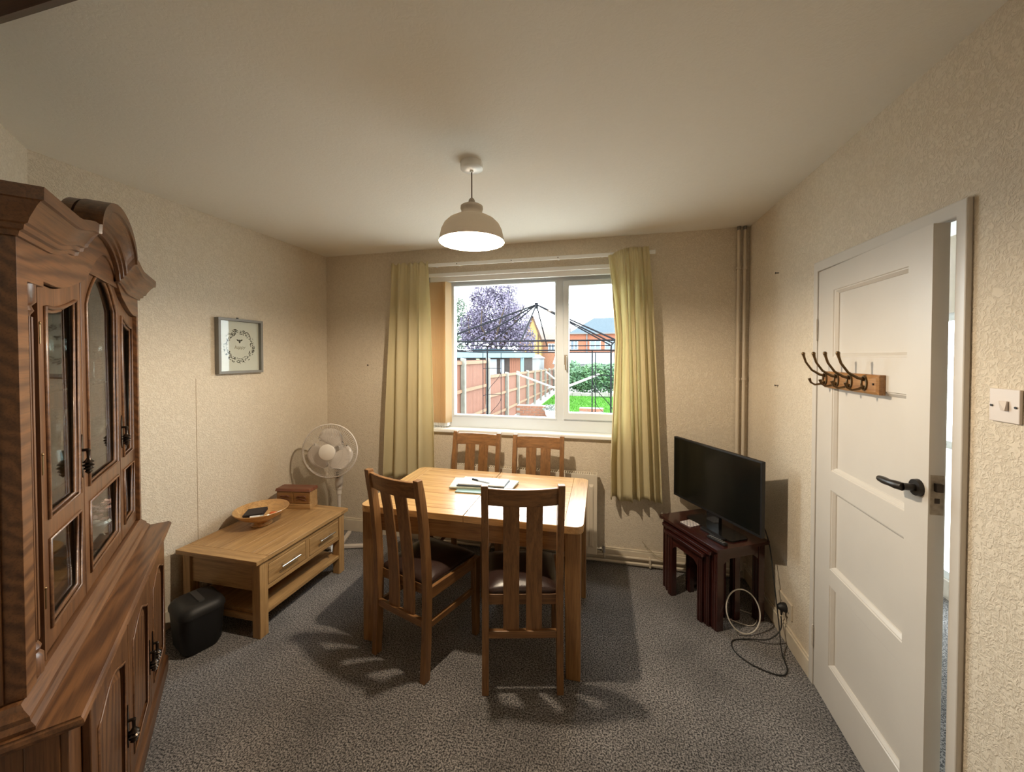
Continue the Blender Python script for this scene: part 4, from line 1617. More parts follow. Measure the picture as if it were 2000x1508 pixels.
# ================================================================ COAT HOOKS ON THE DOOR
hk = thing('coat_hook_rail', 'wooden rail with four brass double coat hooks on the white door', 'coat hooks', (XR - 0.012, DY1 - 0.008, 0.008), -DANG)
HZ = 1.478
bm = nb()
box(bm, -0.018, 0.0, -0.485, -0.10, HZ - 0.038, HZ + 0.034)
hexa(bm, [(-0.018, -0.485, HZ - 0.038), (-0.018, -0.10, HZ - 0.038), (-0.018, -0.10, HZ + 0.034), (-0.018, -0.485, HZ + 0.034),
          (-0.024, -0.475, HZ - 0.028), (-0.024, -0.11, HZ - 0.028), (-0.024, -0.11, HZ + 0.024), (-0.024, -0.475, HZ + 0.024)])
obj('board', bm, wood('pine_board', (0.42, 0.21, 0.07), (0.26, 0.11, 0.035), axis=1, rough=0.35, coat=0.3), hk, bevel=0.0015)
for y in (-0.41, -0.315, -0.22, -0.125):
    bm = nb()
    tube(bm, [(-0.025, y, HZ + 0.014), (-0.045, y, HZ + 0.020), (-0.075, y, HZ + 0.040), (-0.098, y, HZ + 0.075), (-0.105, y, HZ + 0.098), (-0.108, y, HZ + 0.112)],
         [0.006, 0.0055, 0.0045, 0.0045, 0.005, 0.007], n=8)
    tube(bm, [(-0.025, y, HZ - 0.012), (-0.042, y, HZ - 0.022), (-0.062, y, HZ - 0.026), (-0.078, y, HZ - 0.016), (-0.084, y, HZ + 0.002)], [0.006, 0.005, 0.0042, 0.0042, 0.006], n=8)
    bmesh.ops.create_uvsphere(bm, u_segments=10, v_segments=6, radius=0.0075, matrix=Matrix.Translation((-0.108, y, HZ + 0.113)))
    tube(bm, [(-0.0255, y + 0.016 * math.cos(2 * PI * k / 16), HZ + 0.001 + 0.026 * math.sin(2 * PI * k / 16)) for k in range(16)], 0.004, n=6, closed=True)
    obj('hook', bm, BRASS, hk, smooth='auto')
for y in (-0.462, -0.112):
    bm = nb()
    cyl(bm, (-0.0235, y, HZ), (-0.0265, y, HZ), 0.004, n=10)
    obj('screw', bm, PEWTER, hk)
# ================================================================ DISPLAY CABINET
CAB_RZ = PHI - PI / 2
dc = thing('display_cabinet', 'tall dark oak glazed display cabinet with a carved crown at the left', 'cabinet', CC, CAB_RZ)
# local: x along the front towards the viewer, y out of the wall


def fs(u, v, t): return (u, t, v)


S0, S1 = 0.06, 1.27
# --- base
bm = nb()
box(bm, S0, S0 + 0.02, 0.02, 0.405, 0.08, 0.715)
box(bm, S1 - 0.02, S1, 0.02, 0.405, 0.08, 0.715)
box(bm, S0, S1, 0.02, 0.035, 0.08, 0.715)
box(bm, S0 + 0.02, S1 - 0.02, 0.035, 0.40, 0.10, 0.118)
obj('carcass', bm, doak(2), dc)
bm = nb()
box(bm, S1, S1 + 0.004, 0.02, 0.07, 0.08, 0.715)
box(bm, S1, S1 + 0.004, 0.35, 0.405, 0.08, 0.715)
box(bm, S1, S1 + 0.004, 0.07, 0.35, 0.62, 0.715)
box(bm, S1, S1 + 0.004, 0.07, 0.35, 0.08, 0.17)
obj('side_frame', bm, doak(2), dc, bevel=0.002)
bm = nb()
pl_ = [(S0 - 0.012, 0.0), (S1 + 0.012, 0.0), (S1 + 0.012, 0.438), (S0 - 0.012, 0.438)]
plate(bm, [pl_], 0.0, 0.07, lambda u, v, t: (u, v, t))
hexa(bm, [(S0 - 0.012, 0, 0.07), (S1 + 0.012, 0, 0.07), (S1 + 0.012, 0.438, 0.07), (S0 - 0.012, 0.438, 0.07), (S0, 0, 0.095), (S1, 0, 0.095), (S1, 0.42, 0.095), (S0, 0.42, 0.095)])
obj('plinth', bm, doak(0), dc, bevel=0.003)
DOORS_B = [(0.10, 0.452), (0.458, 0.808), (0.814, 1.19)]
bm = nb()
plate(bm, [[(S0, 0.095), (S1, 0.095), (S1, 0.715), (S0, 0.715)]] + [[(a + 0.01, 0.135), (b - 0.01, 0.135), (b - 0.01, 0.665), (a + 0.01, 0.665)] for a, b in DOORS_B], 0.40, 0.418, fs)
obj('face_frame', bm, doak(2), dc, bevel=0.002)


def arch_loop(a, b, z0, z1, rise, n=14):
    """rectangle whose top swells upward in the middle (ogee)"""
    out = [(a, z0), (b, z0)]
    for k in range(n + 1):
        u = k / n
        x = b + (a - b) * u
        e_ = math.sin(PI * u)
        out.append((x, z1 - rise + rise * e_ ** 1.6))
    return out


def drop_handle(par, s, z, d, big=1.0):
    bm = nb()
    plate(bm, [[(s + 0.007 * big * math.cos(t_), z + 0.055 * big * math.sin(t_) * (1 + 0.15 * math.cos(3 * t_))) for t_ in [2 * PI * k / 20 for k in range(20)]]], d, d + 0.003, fs)
    h = obj('handle', bm, PEWTER, par, label='dark bronze drop handle')
    bm = nb()
    prof_ = [(0.003, 0.018), (0.005, 0.015), (0.004, 0.008), (0.0035, -0.006), (0.007, -0.012), (0.0115, -0.017), (0.006, -0.021), (0.0125, -0.026), (0.0065, -0.030), (0.0105, -0.035), (0.005, -0.039), (0.008, -0.043), (0.003, -0.048), (0.0, -0.052)]
    lathe(bm, [(r * big, zz * big) for r, zz in prof_], c=(s, d + 0.016, z), n=12)
    cyl(bm, (s, d, z + 0.016 * big), (s, d + 0.018, z + 0.016 * big), 0.004 * big, n=8)
    obj('drop', bm, PEWTER, h, smooth='auto')
    return h


for i, (a, b) in enumerate(DOORS_B):
    bm = nb()
    z0, z1 = 0.125, 0.675
    plate(bm, [[(a, z0), (b, z0), (b, z1), (a, z1)], arch_loop(a + 0.05, b - 0.05, z0 + 0.055, z1 - 0.045, 0.045)], 0.419, 0.436, fs)
    d_ = obj('door', bm, doak(2), dc, bevel=0.003)
    bm = nb()
    plate(bm, [arch_loop(a + 0.048, b - 0.048, z0 + 0.053, z1 - 0.043, 0.045)], 0.420, 0.424, fs)
    ln = arch_loop(a + 0.056, b - 0.056, z0 + 0.061, z1 - 0.051, 0.045)
    li = arch_loop(a + 0.085, b - 0.085, z0 + 0.09, z1 - 0.08, 0.035)
    va = [bm.verts.new((u, 0.424, v)) for u, v in ln]
    vb_ = [bm.verts.new((u, 0.433, v)) for u, v in li]
    for k in range(len(va)):
        j = (k + 1) % len(va)
        bm.faces.new((va[k], va[j], vb_[j], vb_[k]))
    bm.faces.new(vb_)
    obj('raised_panel', bm, doak(2, True), d_)
    bm = nb()
    loop3 = [Vector((u, 0.4365, v)) for u, v in arch_loop(a + 0.052, b - 0.052, z0 + 0.057, z1 - 0.047, 0.045)]
    tube(bm, loop3, 0.004, n=6, closed=True)
    obj('moulding', bm, doak(0), d_, smooth=True)
    hs = (b - 0.028, a + 0.028 if i == 1 else b - 0.028, a + 0.028)[i]
    drop_handle(d_, hs, 0.345, 0.436, 1.25)
# --- worktop with moulded edge
bm = nb()
W0, W1, WD = 0.015, 1.31, 0.452
prof = [(0.0, 0.745), (-0.0005, 0.742), (0.004, 0.738), (0.007, 0.730), (0.004, 0.722), (-0.004, 0.719), (-0.010, 0.716), (-0.020, 0.706), (-0.030, 0.700), (-0.034, 0.694)]
secs = []
for off, z in prof:
    o_ = off - 0.004
    secs.append([(W0 - o_, 0.0, z), (W1 + o_, 0.0, z), (W1 + o_, WD + o_, z), (W0 - o_, WD + o_, z)])
loft(bm, secs)
obj('worktop', bm, doak(0, True), dc)
# --- upper carcass
U0, U1, UD = 0.055, 1.25, 0.318
bm = nb()
box(bm, U0, U0 + 0.02, 0.01, UD, 0.745, 1.87)
box(bm, U1 - 0.02, U1, 0.01, UD, 0.745, 1.87)
box(bm, U0 + 0.02, U1 - 0.02, 0.03, UD, 0.765, 0.785)
box(bm, U0, U1, 0.01, UD, 1.865, 1.885)
obj('upper_carcass', bm, doak(2), dc)
bobj('back_mirror', (U0 + 0.02, U1 - 0.02, 0.022, 0.026, 0.785, 1.865), plain('mirror', (0.72, 0.73, 0.70), 0.04, metal=1), dc, label='mirrored back panel')
bobj('back_board', (U0 + 0.02, U1 - 0.02, 0.010, 0.021, 0.765, 1.865), doak(2), dc)
bm = nb()
box(bm, U1, U1 + 0.006, 0.01, 0.055, 0.80, 1.86)
box(bm, U1, U1 + 0.006, 0.275, UD, 0.80, 1.86)
box(bm, U1, U1 + 0.006, 0.055, 0.275, 0.80, 0.87)
box(bm, U1, U1 + 0.006, 0.055, 0.275, 1.79, 1.86)
box(bm, U1, U1 + 0.006, 0.14, 0.185, 0.87, 1.79)
obj('side_frame', bm, doak(2), dc, bevel=0.002)
# moulded foot of the upper part
bm = nb()
secs = []
for off, z in [(0.046, 0.745), (0.046, 0.753), (0.036, 0.762), (0.034, 0.772), (0.022, 0.784), (0.016, 0.795), (0.0, 0.797)]:
    secs.append([(U0 - off * 0.5, 0.0, z), (U1 + off, 0.0, z), (U1 + off, 0.330 + off, z), (U0 - off * 0.5, 0.330 + off, z)])
loft(bm, secs)
obj('foot_moulding', bm, doak(0), dc)
# door bottoms / top curves
G1, G2 = 0.785, 0.341
MC = (G1 + G2) / 2


def topz(s):
    """upper edge of the three glazed doors"""
    if G2 <= s <= G1:
        u = (s - MC) / ((G1 - G2) / 2)
        return 1.838 + 0.122 * max(0.0, math.cos(u * PI / 2)) ** 1.15
    e_ = (s - G1) / 0.315 if s > G1 else (G2 - s) / 0.28
    return 1.775 + 0.063 * max(0.0, 1 - e_ / 0.75) ** 1.5 + 0.006 * max(0, e_ - 0.75)


FD = 0.350
NP0, NP1 = 1.108, 1.198       # column recess beside the near door


def crown_off(s):
    t = abs(s - 0.67)
    if t < 0.235:
        return 0.030 + 0.125 * math.sqrt(max(0.0, 1 - (t / 0.235) ** 2)) ** 1.15
    if t < 0.245:
        return 0.030
    if t < 0.42:
        return 0.030 * (0.5 + 0.5 * math.cos(PI * (t - 0.245) / 0.175))
    return 0.0


ss = sorted(set([U0, U1] + [U0 + (U1 - U0) * k / 90 for k in range(91)]))
top = [(s, 1.885 + crown_off(s)) for s in ss]
lo = 0.082
hi = 1.106
bot = [(U1, 0.797), (NP1, 0.797), (NP1, 1.765), (NP0 + 0.002, 1.765), (hi, 0.797), (hi, topz(hi) + 0.003)]
bot = [(U1, 0.797), (NP1, 0.797), (NP1, 1.765), (NP0, 1.765), (NP0, topz(hi) + 0.003)]
bot += [(s, topz(s) + 0.003) for s in sorted(ss, reverse=True) if lo < s < NP0]
bot += [(lo, topz(lo) + 0.003), (lo, 0.797), (U0, 0.797)]
bm = nb()
plate(bm, [top + bot], 0.311, FD, fs)
obj('frieze', bm, doak(0, True), dc, bevel=0.0015)
bm = nb()
box(bm, NP0, NP1, 0.288, 0.311, 0.797, 1.767)
box(bm, NP0 - 0.002, NP0 + 0.006, 0.311, 0.340, 0.797, 1.767)
obj('column_recess', bm, doak(2), dc)
bm = nb()
sc = (NP0 + NP1) / 2 + 0.004
lathe(bm, [(0.0, 0.797), (0.034, 0.797), (0.034, 0.84), (0.026, 0.85), (0.03, 0.862), (0.024, 0.875), (0.024, 1.69), (0.03, 1.70), (0.026, 1.712), (0.034, 1.722), (0.034, 1.765), (0.0, 1.765)], c=(sc, 0.316, 0), n=28)
for k in range(9):
    t = math.radians(20 * k + 10)
    cyl(bm, (sc + 0.0245 * math.cos(t), 0.316 + 0.0245 * math.sin(t), 0.88), (sc + 0.0245 * math.cos(t), 0.316 + 0.0245 * math.sin(t), 1.685), 0.0035, n=6)
obj('column', bm, doak(2), dc, smooth='auto')
# --- glazed doors
RZ_0, RZ_1 = 1.095, 1.152
DOORS_U = [(0.086, G2 - 0.003), (G2 + 0.003, G1 - 0.003), (G1 + 0.003, 1.104)]


def curve_open(a, b, z0, inset, n=18):
    out = [(a, z0), (b, z0)]
    for k in range(n + 1):
        x = b + (a - b) * k / n
        out.append((x, topz_s(x, a, b) - inset))
    return out


def topz_s(x, a, b):
    return topz(x)


for i, (a, b) in enumerate(DOORS_U):
    st = 0.042
    n = 30
    outer_ = [(a, 0.803), (b, 0.803)] + [(b + (a - b) * k / n, topz(b + (a - b) * k / n)) for k in range(n + 1)]
    ins = 0.062 if i == 1 else 0.055
    up_ = curve_open(a + st, b - st, RZ_1, ins)
    if i == 1:
        up_ = [(a + st, RZ_1), (b - st, RZ_1)] + [((b - st) + (a - b + 2 * st) * k / 18, 1.765 + 0.128 * math.sin(PI * k / 18) ** 0.8) for k in range(19)]
    lo_ = [(a + st, 0.858), (b - st, 0.858), (b - st, RZ_0), (a + st, RZ_0)]
    bm = nb()
    plate(bm, [outer_, up_, lo_], 0.315, 0.336, fs)
    d_ = obj('door', bm, doak(2), dc, bevel=0.002)
    for lp, nm in ((up_, 'moulding'), (lo_, 'moulding')):
        bm = nb()
        cxm = sum(p[0] for p in lp) / len(lp)
        czm = sum(p[1] for p in lp) / len(lp)
        tube(bm, [Vector((u, 0.3375, v)) for u, v in lp], 0.0055, n=6, closed=True)
        tube(bm, [Vector((u + (0.008 if u < cxm else -0.008), 0.330, v + (0.008 if v < czm else -0.008))) for u, v in lp], 0.0065, n=6, closed=True)
        obj(nm, bm, doak(0), d_, smooth=True)
    bm = nb()
    plate(bm, [[(u + (-0.004 if u < (a + b) / 2 else 0.004), v) for u, v in up_]], 0.321, 0.324, fs)
    obj('pane', bm, CABGLASS, d_)
    bm = nb()
    plate(bm, [lo_], 0.321, 0.324, fs)
    obj('pane', bm, CABGLASS, d_)
    if i != 1:
        hs = (b - 0.018, 0, a + 0.018)[i]
        drop_handle(d_, hs, 1.265, 0.336, 1.2)
    for zz in (0.95, 1.3, 1.65):
        pass
for zz in (0.93, 1.28, 1.62):
    bm = nb()
    cyl(bm, (1.106, 0.339, zz), (1.106, 0.339, zz + 0.05), 0.0035, n=8)
    bmesh.ops.create_uvsphere(bm, u_segments=8, v_segments=6, radius=0.005, matrix=Matrix.Translation((1.106, 0.339, zz + 0.053)))
    obj('hinge', bm, BRASS, dc, smooth='auto')
# --- crown moulding swept round the top
prof = [(0.0, -0.105), (0.010, -0.105), (0.012, -0.094), (0.019, -0.091), (0.021, -0.080), (0.027, -0.077), (0.030, -0.066), (0.043, -0.040), (0.049, -0.031), (0.055, -0.029), (0.056, 0.0), (0.0, 0.0)]
path = [(U1, 0.0, 0.0, (1, 0))]
path.append((U1, FD - 0.005, 0.0, (1, 1)))
for s in sorted([U0 + (U1 - U0) * k / 120 for k in range(1, 120)] + [0.67 - 0.2451, 0.67 + 0.2451, 0.67 - 0.2349, 0.67 + 0.2349], reverse=True):
    path.append((s, FD - 0.005 + (0.006 if abs(s - 0.67) < 0.24 else 0.0), crown_off(s), (0, 1)))
path.append((U0, FD - 0.005, 0.0, (-1, 1)))
path.append((U0, 0.0, 0.0, (-1, 0)))
bm = nb()
rings = []
for s, d, zo, nn in path:
    rings.append([bm.verts.new((s + o_ * nn[0], d + o_ * 1.15 * nn[1], 1.965 + z + zo)) for o_, z in prof])
for a, b in zip(rings, rings[1:]):
    for k in range(len(prof)):
        j = (k + 1) % len(prof)
        bm.faces.new((a[k], a[j], b[j], b[k]))
bm.faces.new(rings[0])
bm.faces.new(rings[-1][::-1])
obj('crown', bm, doak(0), dc)
bm = nb()
topb = [(s, 1.962 + crown_off(s)) for s in ss]
plate(bm, [topb + [(U1, 1.87), (U0, 1.87)]], 0.318, FD - 0.006, fs)
obj('crown_board', bm, doak(0), dc)
bobj('top_panel', (U0, U1, 0.0, 0.33, 1.90, 1.915), doak(0), dc)
SHELF = (1.19, 1.485)
for z in SHELF:
    bobj('shelf', (U0 + 0.021, U1 - 0.021, 0.03, 0.30, z - 0.006, z), CABGLASS, dc, label='glass shelf')

# --- contents, each its own thing
CM = Matrix.Translation(CC) @ Matrix.Rotation(CAB_RZ, 4, 'Z')
P_WINE = [(0.0, 0.0), (0.032, 0.001), (0.032, 0.003), (0.006, 0.008), (0.004, 0.02), (0.004, 0.075), (0.008, 0.082), (0.026, 0.10), (0.034, 0.125), (0.035, 0.145), (0.031, 0.170), (0.029, 0.170), (0.033, 0.145), (0.032, 0.125), (0.024, 0.103), (0.0, 0.090)]
P_TUMB = [(0.0, 0.0), (0.034, 0.0), (0.036, 0.01), (0.040, 0.09), (0.038, 0.09), (0.034, 0.012), (0.0, 0.010)]
P_DEC = [(0.0, 0.0), (0.048, 0.0), (0.052, 0.01), (0.055, 0.09), (0.045, 0.13), (0.018, 0.15), (0.015, 0.19), (0.022, 0.20), (0.006, 0.203), (0.018, 0.215), (0.022, 0.235), (0.012, 0.25), (0.0, 0.252)]
P_BOWL = [(0.0, 0.0), (0.04, 0.0), (0.036, 0.008), (0.016, 0.016), (0.02, 0.03), (0.06, 0.055), (0.085, 0.10), (0.088, 0.13), (0.084, 0.13), (0.08, 0.10), (0.055, 0.06), (0.0, 0.036)]
P_VASE = [(0.0, 0.0), (0.036, 0.0), (0.040, 0.01), (0.030, 0.05), (0.032, 0.12), (0.046, 0.20), (0.043, 0.20), (0.028, 0.12), (0.0, 0.03)]
protos = {}


def ware(kind, prof_, name, label, cat, s, d, z, group, facets=14):
    loc = CM @ Vector((s, d, z))
    if kind not in protos:
        bm_ = nb()
        lathe(bm_, prof_, n=facets)
        protos[kind] = obj(name, bm_, WARE)
        o = protos[kind]
    else:
        o = protos[kind].copy()
        C.objects.link(o)
    o.location = loc
    tag(o, label, cat, group)
    return o


GW = 'glassware in the display cabinet'
CL = 'clear cut glassware behind the cabinet doors'
ORD = ('farthest', 'second farthest', 'third farthest', 'fourth farthest', 'fourth nearest', 'third nearest', 'second nearest', 'nearest')
for k, (s, d) in enumerate(((0.20, 0.23), (0.30, 0.16), (0.46, 0.24), (0.55, 0.13), (0.70, 0.22), (0.80, 0.12), (0.95, 0.20), (1.05, 0.13))):
    ware('wine', P_WINE, 'wine_glass', '%s stemmed wine glass along the upper glass shelf of the cabinet' % ORD[k], 'glass', s, d, 1.486, 'wine glasses on the upper shelf')
for k, (s, d) in enumerate(((0.36, 0.13), (0.62, 0.25), (0.74, 0.17), (0.88, 0.25), (1.02, 0.16))):
    ware('tumbler', P_TUMB, 'tumbler', '%s cut glass tumbler along the middle glass shelf of the cabinet' % (ORD[:2] + ('middle',) + ORD[-2:])[k], 'glass', s, d, 1.191, 'tumblers on the middle shelf')
ware('bowl', P_BOWL, 'glass_bowl', 'footed cut glass bowl on the middle shelf behind the centre door', 'bowl', 0.25, 0.20, 1.191, None, 18)
ware('vase', P_VASE, 'glass_vase', 'tall flared glass vase on the middle shelf behind the near door', 'vase', 0.48, 0.18, 1.191, None, 12)
ware('decanter', P_DEC, 'decanter', 'square shouldered glass decanter on the cabinet floor', 'decanter', 0.72, 0.18, 0.786, None, 10)
for k, (s, d) in enumerate(((0.58, 0.24), (0.86, 0.24), (0.98, 0.16))):
    ware('tumbler', P_TUMB, 'tumbler', '%s cut glass tumbler on the wooden floor of the cabinet' % ('farthest', 'middle', 'nearest')[k], 'glass', s, d, 0.786, 'tumblers on the cabinet floor')
# pink china posy and stand
py = thing('china_posy', 'pink and white china flower posy in the lower part of the cabinet', 'ornament', CM @ Vector((0.24, 0.24, 0.7855)), CAB_RZ)
bm = nb()
lathe(bm, [(0.0, 0.0), (0.045, 0.0), (0.04, 0.012), (0.02, 0.03), (0.025, 0.055), (0.045, 0.08), (0.04, 0.09), (0.0, 0.085)], n=18)
obj('base', bm, plain('white_china', (0.66, 0.62, 0.57), 0.2), py, smooth='auto')
rq = random.Random(2)
bm = nb()
for k in range(16):
    c = Vector((rq.uniform(-0.045, 0.045), rq.uniform(-0.035, 0.035), rq.uniform(0.095, 0.165)))
    for q_ in range(5):
        t = 2 * PI * q_ / 5
        d_ = Vector((math.cos(t), math.sin(t), 0.5)) * 0.020
        e_ = Vector((-math.sin(t), math.cos(t), 0.2)) * 0.010
        bm.faces.new([bm.verts.new(c), bm.verts.new(c + d_ * 0.6 + e_), bm.verts.new(c + d_), bm.verts.new(c + d_ * 0.6 - e_)])
obj('flowers', bm, plain('pink_china', (0.72, 0.42, 0.36), 0.25), py, solid=0.002)
bk = thing('black_dish', 'small black dish in the lower part of the cabinet behind the near door', 'dish', CM @ Vector((0.47, 0.26, 0.7855)))
bm = nb()
lathe(bm, [(0.0, 0.0), (0.03, 0.0), (0.05, 0.02), (0.06, 0.03), (0.056, 0.03), (0.03, 0.006), (0.0, 0.006)], n=20)
obj('body', bm, BLACK, bk, smooth='auto')

# ================================================================ GARDEN
GZ = -0.66


def mass(name, col, var=0.25, scale=6, rough=0.9):
    return plain(name, tuple(c * 0.44 for c in col), rough, noise=var, nscale=scale, spec=0.1)


struct(bobj('ground', (-40, 40, D + 0.3, 90, GZ - 0.2, GZ), mass('paving_grey', (0.95, 0.92, 0.85), 0.12, 3)))
GRASS = mass('lawn_grass', (0.13, 0.36, 0.05), 0.35, 9)
struct(bobj('lawn', (-2.7, 6, 14.3, 22.4, GZ - 0.1, GZ + 0.03), GRASS))
# grass blades
bm = nb()
rg_ = random.Random(11)
for k in range(9000):
    x, y = rg_.uniform(-2.6, 1.6), rg_.uniform(14.4, 21.1)
    h = rg_.uniform(0.04, 0.10)
    a = rg_.uniform(0, PI)
    dx, dy = 0.018 * math.cos(a), 0.018 * math.sin(a)
    z = GZ + 0.03
    bm.faces.new([bm.verts.new((x - dx, y - dy, z)), bm.verts.new((x + dx, y + dy, z)), bm.verts.new((x + rg_.uniform(-0.03, 0.03), y + rg_.uniform(-0.03, 0.03), z + h))])
tag(obj('grass', bm, GRASS), 'bright green grass of the lawn seen through the window', 'grass', kind='stuff')

FB = wood('fence_stain', (0.13, 0.044, 0.02), (0.09, 0.028, 0.012), axis=2, rough=0.8)
FR = wood('fence_rail_wood', (0.155, 0.085, 0.042), (0.115, 0.058, 0.028), axis=1, rough=0.8)
CON = mass('concrete_post', (0.34, 0.32, 0.27), 0.12, 10)
FX = -3.05
fc = thing('fence', 'stained orange-brown garden fence with pale concrete posts running away from the house', 'fence', (FX, 14, GZ))
PY = [6.05, 7.98, 9.88, 11.97, 13.66, 15.54, 17.28, 19.08, 20.7, 22.36, 24.4, 26.2]


def ftop(y): return 1.50 if y < 9.9 else 1.07 - (y - 10.2) * 0.019


def fpt(x, y, z): return (x - FX, y - 14, z - GZ)


bm = nb()
for i in range(len(PY) - 1):
    y = PY[i] + 0.06
    while y < PY[i + 1] - 0.06:
        zt = ftop((PY[i] + PY[i + 1]) / 2 if PY[i] < 9.9 else y) - 0.02
        zt = 1.50 if PY[i + 1] < 9.9 else (1.07 - (y - 10.2) * 0.019)
        zt = zt if PY[i] < 9.5 or True else zt
        x0 = FX - 0.02
        p = fpt(x0, y, GZ + 0.12)
        hexa(bm, [(p[0] - 0.018, p[1], 0.12), (p[0], p[1], 0.12), (p[0] + 0.0, p[1] + 0.094, 0.12), (p[0] - 0.010, p[1] + 0.094, 0.12),
                  (p[0] - 0.018, p[1], zt - GZ), (p[0], p[1], zt - GZ), (p[0] + 0.0, p[1] + 0.094, zt - GZ), (p[0] - 0.010, p[1] + 0.094, zt - GZ)])
        y += 0.1
ob = obj('fence_boards', bm, FB, fc)
ob['kind'] = 'stuff'
for i, y in enumerate(PY):
    zt = (1.56 if y < 10 else ftop(y) + 0.05) - GZ
    bm = nb()
    hexa(bm, [(-0.02, y - 14 - 0.05, 0), (0.09, y - 14 - 0.05, 0), (0.09, y - 14 + 0.05, 0), (-0.02, y - 14 + 0.05, 0), (-0.02, y - 14 - 0.05, zt), (0.09, y - 14 - 0.05, zt - 0.02), (0.09, y - 14 + 0.05, zt - 0.02), (-0.02, y - 14 + 0.05, zt)])
    obj('post', bm, CON, fc, bevel=0.01, seg=1)
for i in range(len(PY) - 1):
    ya, yb = PY[i] - 14 + 0.05, PY[i + 1] - 14 - 0.05
    hi_ = PY[i + 1] < 9.9
    for k, off in enumerate((0.05, 0.60, 1.17)):
        za = (1.50 - off * 1.15 if hi_ else ftop(PY[i] if PY[i] > 9.9 else 10.0) - off) - GZ
        zb = (1.50 - off * 1.15 if hi_ else ftop(PY[i + 1]) - off) - GZ
        if not hi_ and PY[i] < 9.9:
            za = 1.07 - (PY[i] - 10.2) * 0.019 - off - GZ
        bm = nb()
        bar(bm, (0.0, ya, za), (0.0, yb, zb), 0.05, 0.075)
        obj('rail', bm, FR, fc)

# gazebo frame
MET = plain('dark_metal_frame', (0.010, 0.010, 0.012), 0.9, spec=0.05)
gz = thing('gazebo', 'bare dark metal gazebo frame with a pointed roof on the patio', 'gazebo', (-1.08, 6.35, GZ))
GH = 1.26
ztop = 1.80 - GZ
cor = [(-GH, -GH), (GH, -GH), (GH, GH), (-GH, GH)]
for x, y in cor:
    bm = nb()
    sx, sy = (1 if x < 0 else -1), (1 if y < 0 else -1)
    cyl(bm, (x, y, 0), (x, y, ztop), 0.016, n=8)
    cyl(bm, (x + sx * 0.30, y, 0), (x + sx * 0.30, y, ztop - 0.14), 0.008, n=6)
    cyl(bm, (x, y + sy * 0.30, 0), (x, y + sy * 0.30, ztop - 0.14), 0.008, n=6)
    for z in (0.35, 0.9, 1.45, 2.0):
        cyl(bm, (x, y, z), (x + sx * 0.30, y, z), 0.006, n=6)
        cyl(bm, (x, y, z), (x, y + sy * 0.30, z), 0.006, n=6)
    for z in (0.9, 1.45):
        tube(bm, [(x + sx * 0.30 * (0.5 - 0.5 * math.cos(PI * k / 8)), y, z + 0.5 * k / 8) for k in range(9)], 0.005, n=5)
    obj('corner_post', bm, MET, gz)
for i in range(4):
    (x0, y0), (x1, y1) = cor[i], cor[(i + 1) % 4]
    bm = nb()
    cyl(bm, (x0, y0, ztop), (x1, y1, ztop), 0.011, n=8)
    cyl(bm, (x0, y0, ztop - 0.13), (x1, y1, ztop - 0.13), 0.009, n=8)
    obj('frame_rail', bm, MET, gz)
apex = (0, 0, 2.47 - GZ)
for i in range(8):
    a = i * PI / 4
    if i % 2:
        x, y = GH * (1 if math.cos(a) > 0 else -1), GH * (1 if math.sin(a) > 0 else -1)
    else:
        x, y = GH * round(math.cos(a)), GH * round(math.sin(a))
    bm = nb()
    cyl(bm, apex, (x, y, ztop), 0.013, n=6)
    obj('roof_rib', bm, MET, gz)
bm = nb()
cyl(bm, (0, 0, 2.40 - GZ), (0, 0, 2.50 - GZ), 0.03, n=8)
obj('roof_hub', bm, MET, gz)
# light string
sl = thing('string_lights', 'string of small white garden bulbs hanging at the left end of the gazebo', 'string lights', (-2.3, 5.6, 1.8))
BUL = plain('frosted_bulb', (0.8, 0.8, 0.78), 0.3)
bm = nb()
ptsl = []
for k in range(15):
    f = k / 14
    ptsl.append(Vector((-0.02 + 0.95 * f, -0.5 + 1.2 * f, 0.09 - 0.10 * f - 0.06 * math.sin(PI * ((f * 2) % 1)))))
tube(bm, ptsl, 0.004, n=5)
obj('wire', bm, MET, sl)
for p in ptsl[1:-1]:
    bm = nb()
    bmesh.ops.create_icosphere(bm, subdivisions=1, radius=0.020, matrix=Matrix.Translation(p + Vector((0, 0, -0.03))))
    obj('bulb', bm, BUL, sl)

# folded rotary airer
wa = thing('rotary_airer', 'white metal airer arms crossing in front of the fence and hedge', 'airer', (-1.0, 9.0, GZ))
WM = plain('white_metal_tube', (0.2, 0.19, 0.17), 0.6)
for p0, p1, r in (((-1.03, 0, 1.167), (0.24, 0.4, 0.669), 0.024), ((-0.38, 0.6, 1.198), (0.10, 0.9, 0.75), 0.02), ((0.02, -0.1, 0.80), (0.94, 0.5, 1.151), 0.028), ((0.02, 0.3, 0.87), (-0.30, 0.3, 0.80), 0.014)):
    bm = nb()
    cyl(bm, (p0[0], p0[1], p0[2] - GZ), (p1[0], p1[1], p1[2] - GZ), r, n=8)
    obj('arm', bm, WM, wa)
bm = nb()
cyl(bm, (0.06, 0.2, 0), (0.06, 0.2, 0.80 - GZ), 0.022, n=8)
obj('pole', bm, WM, wa)

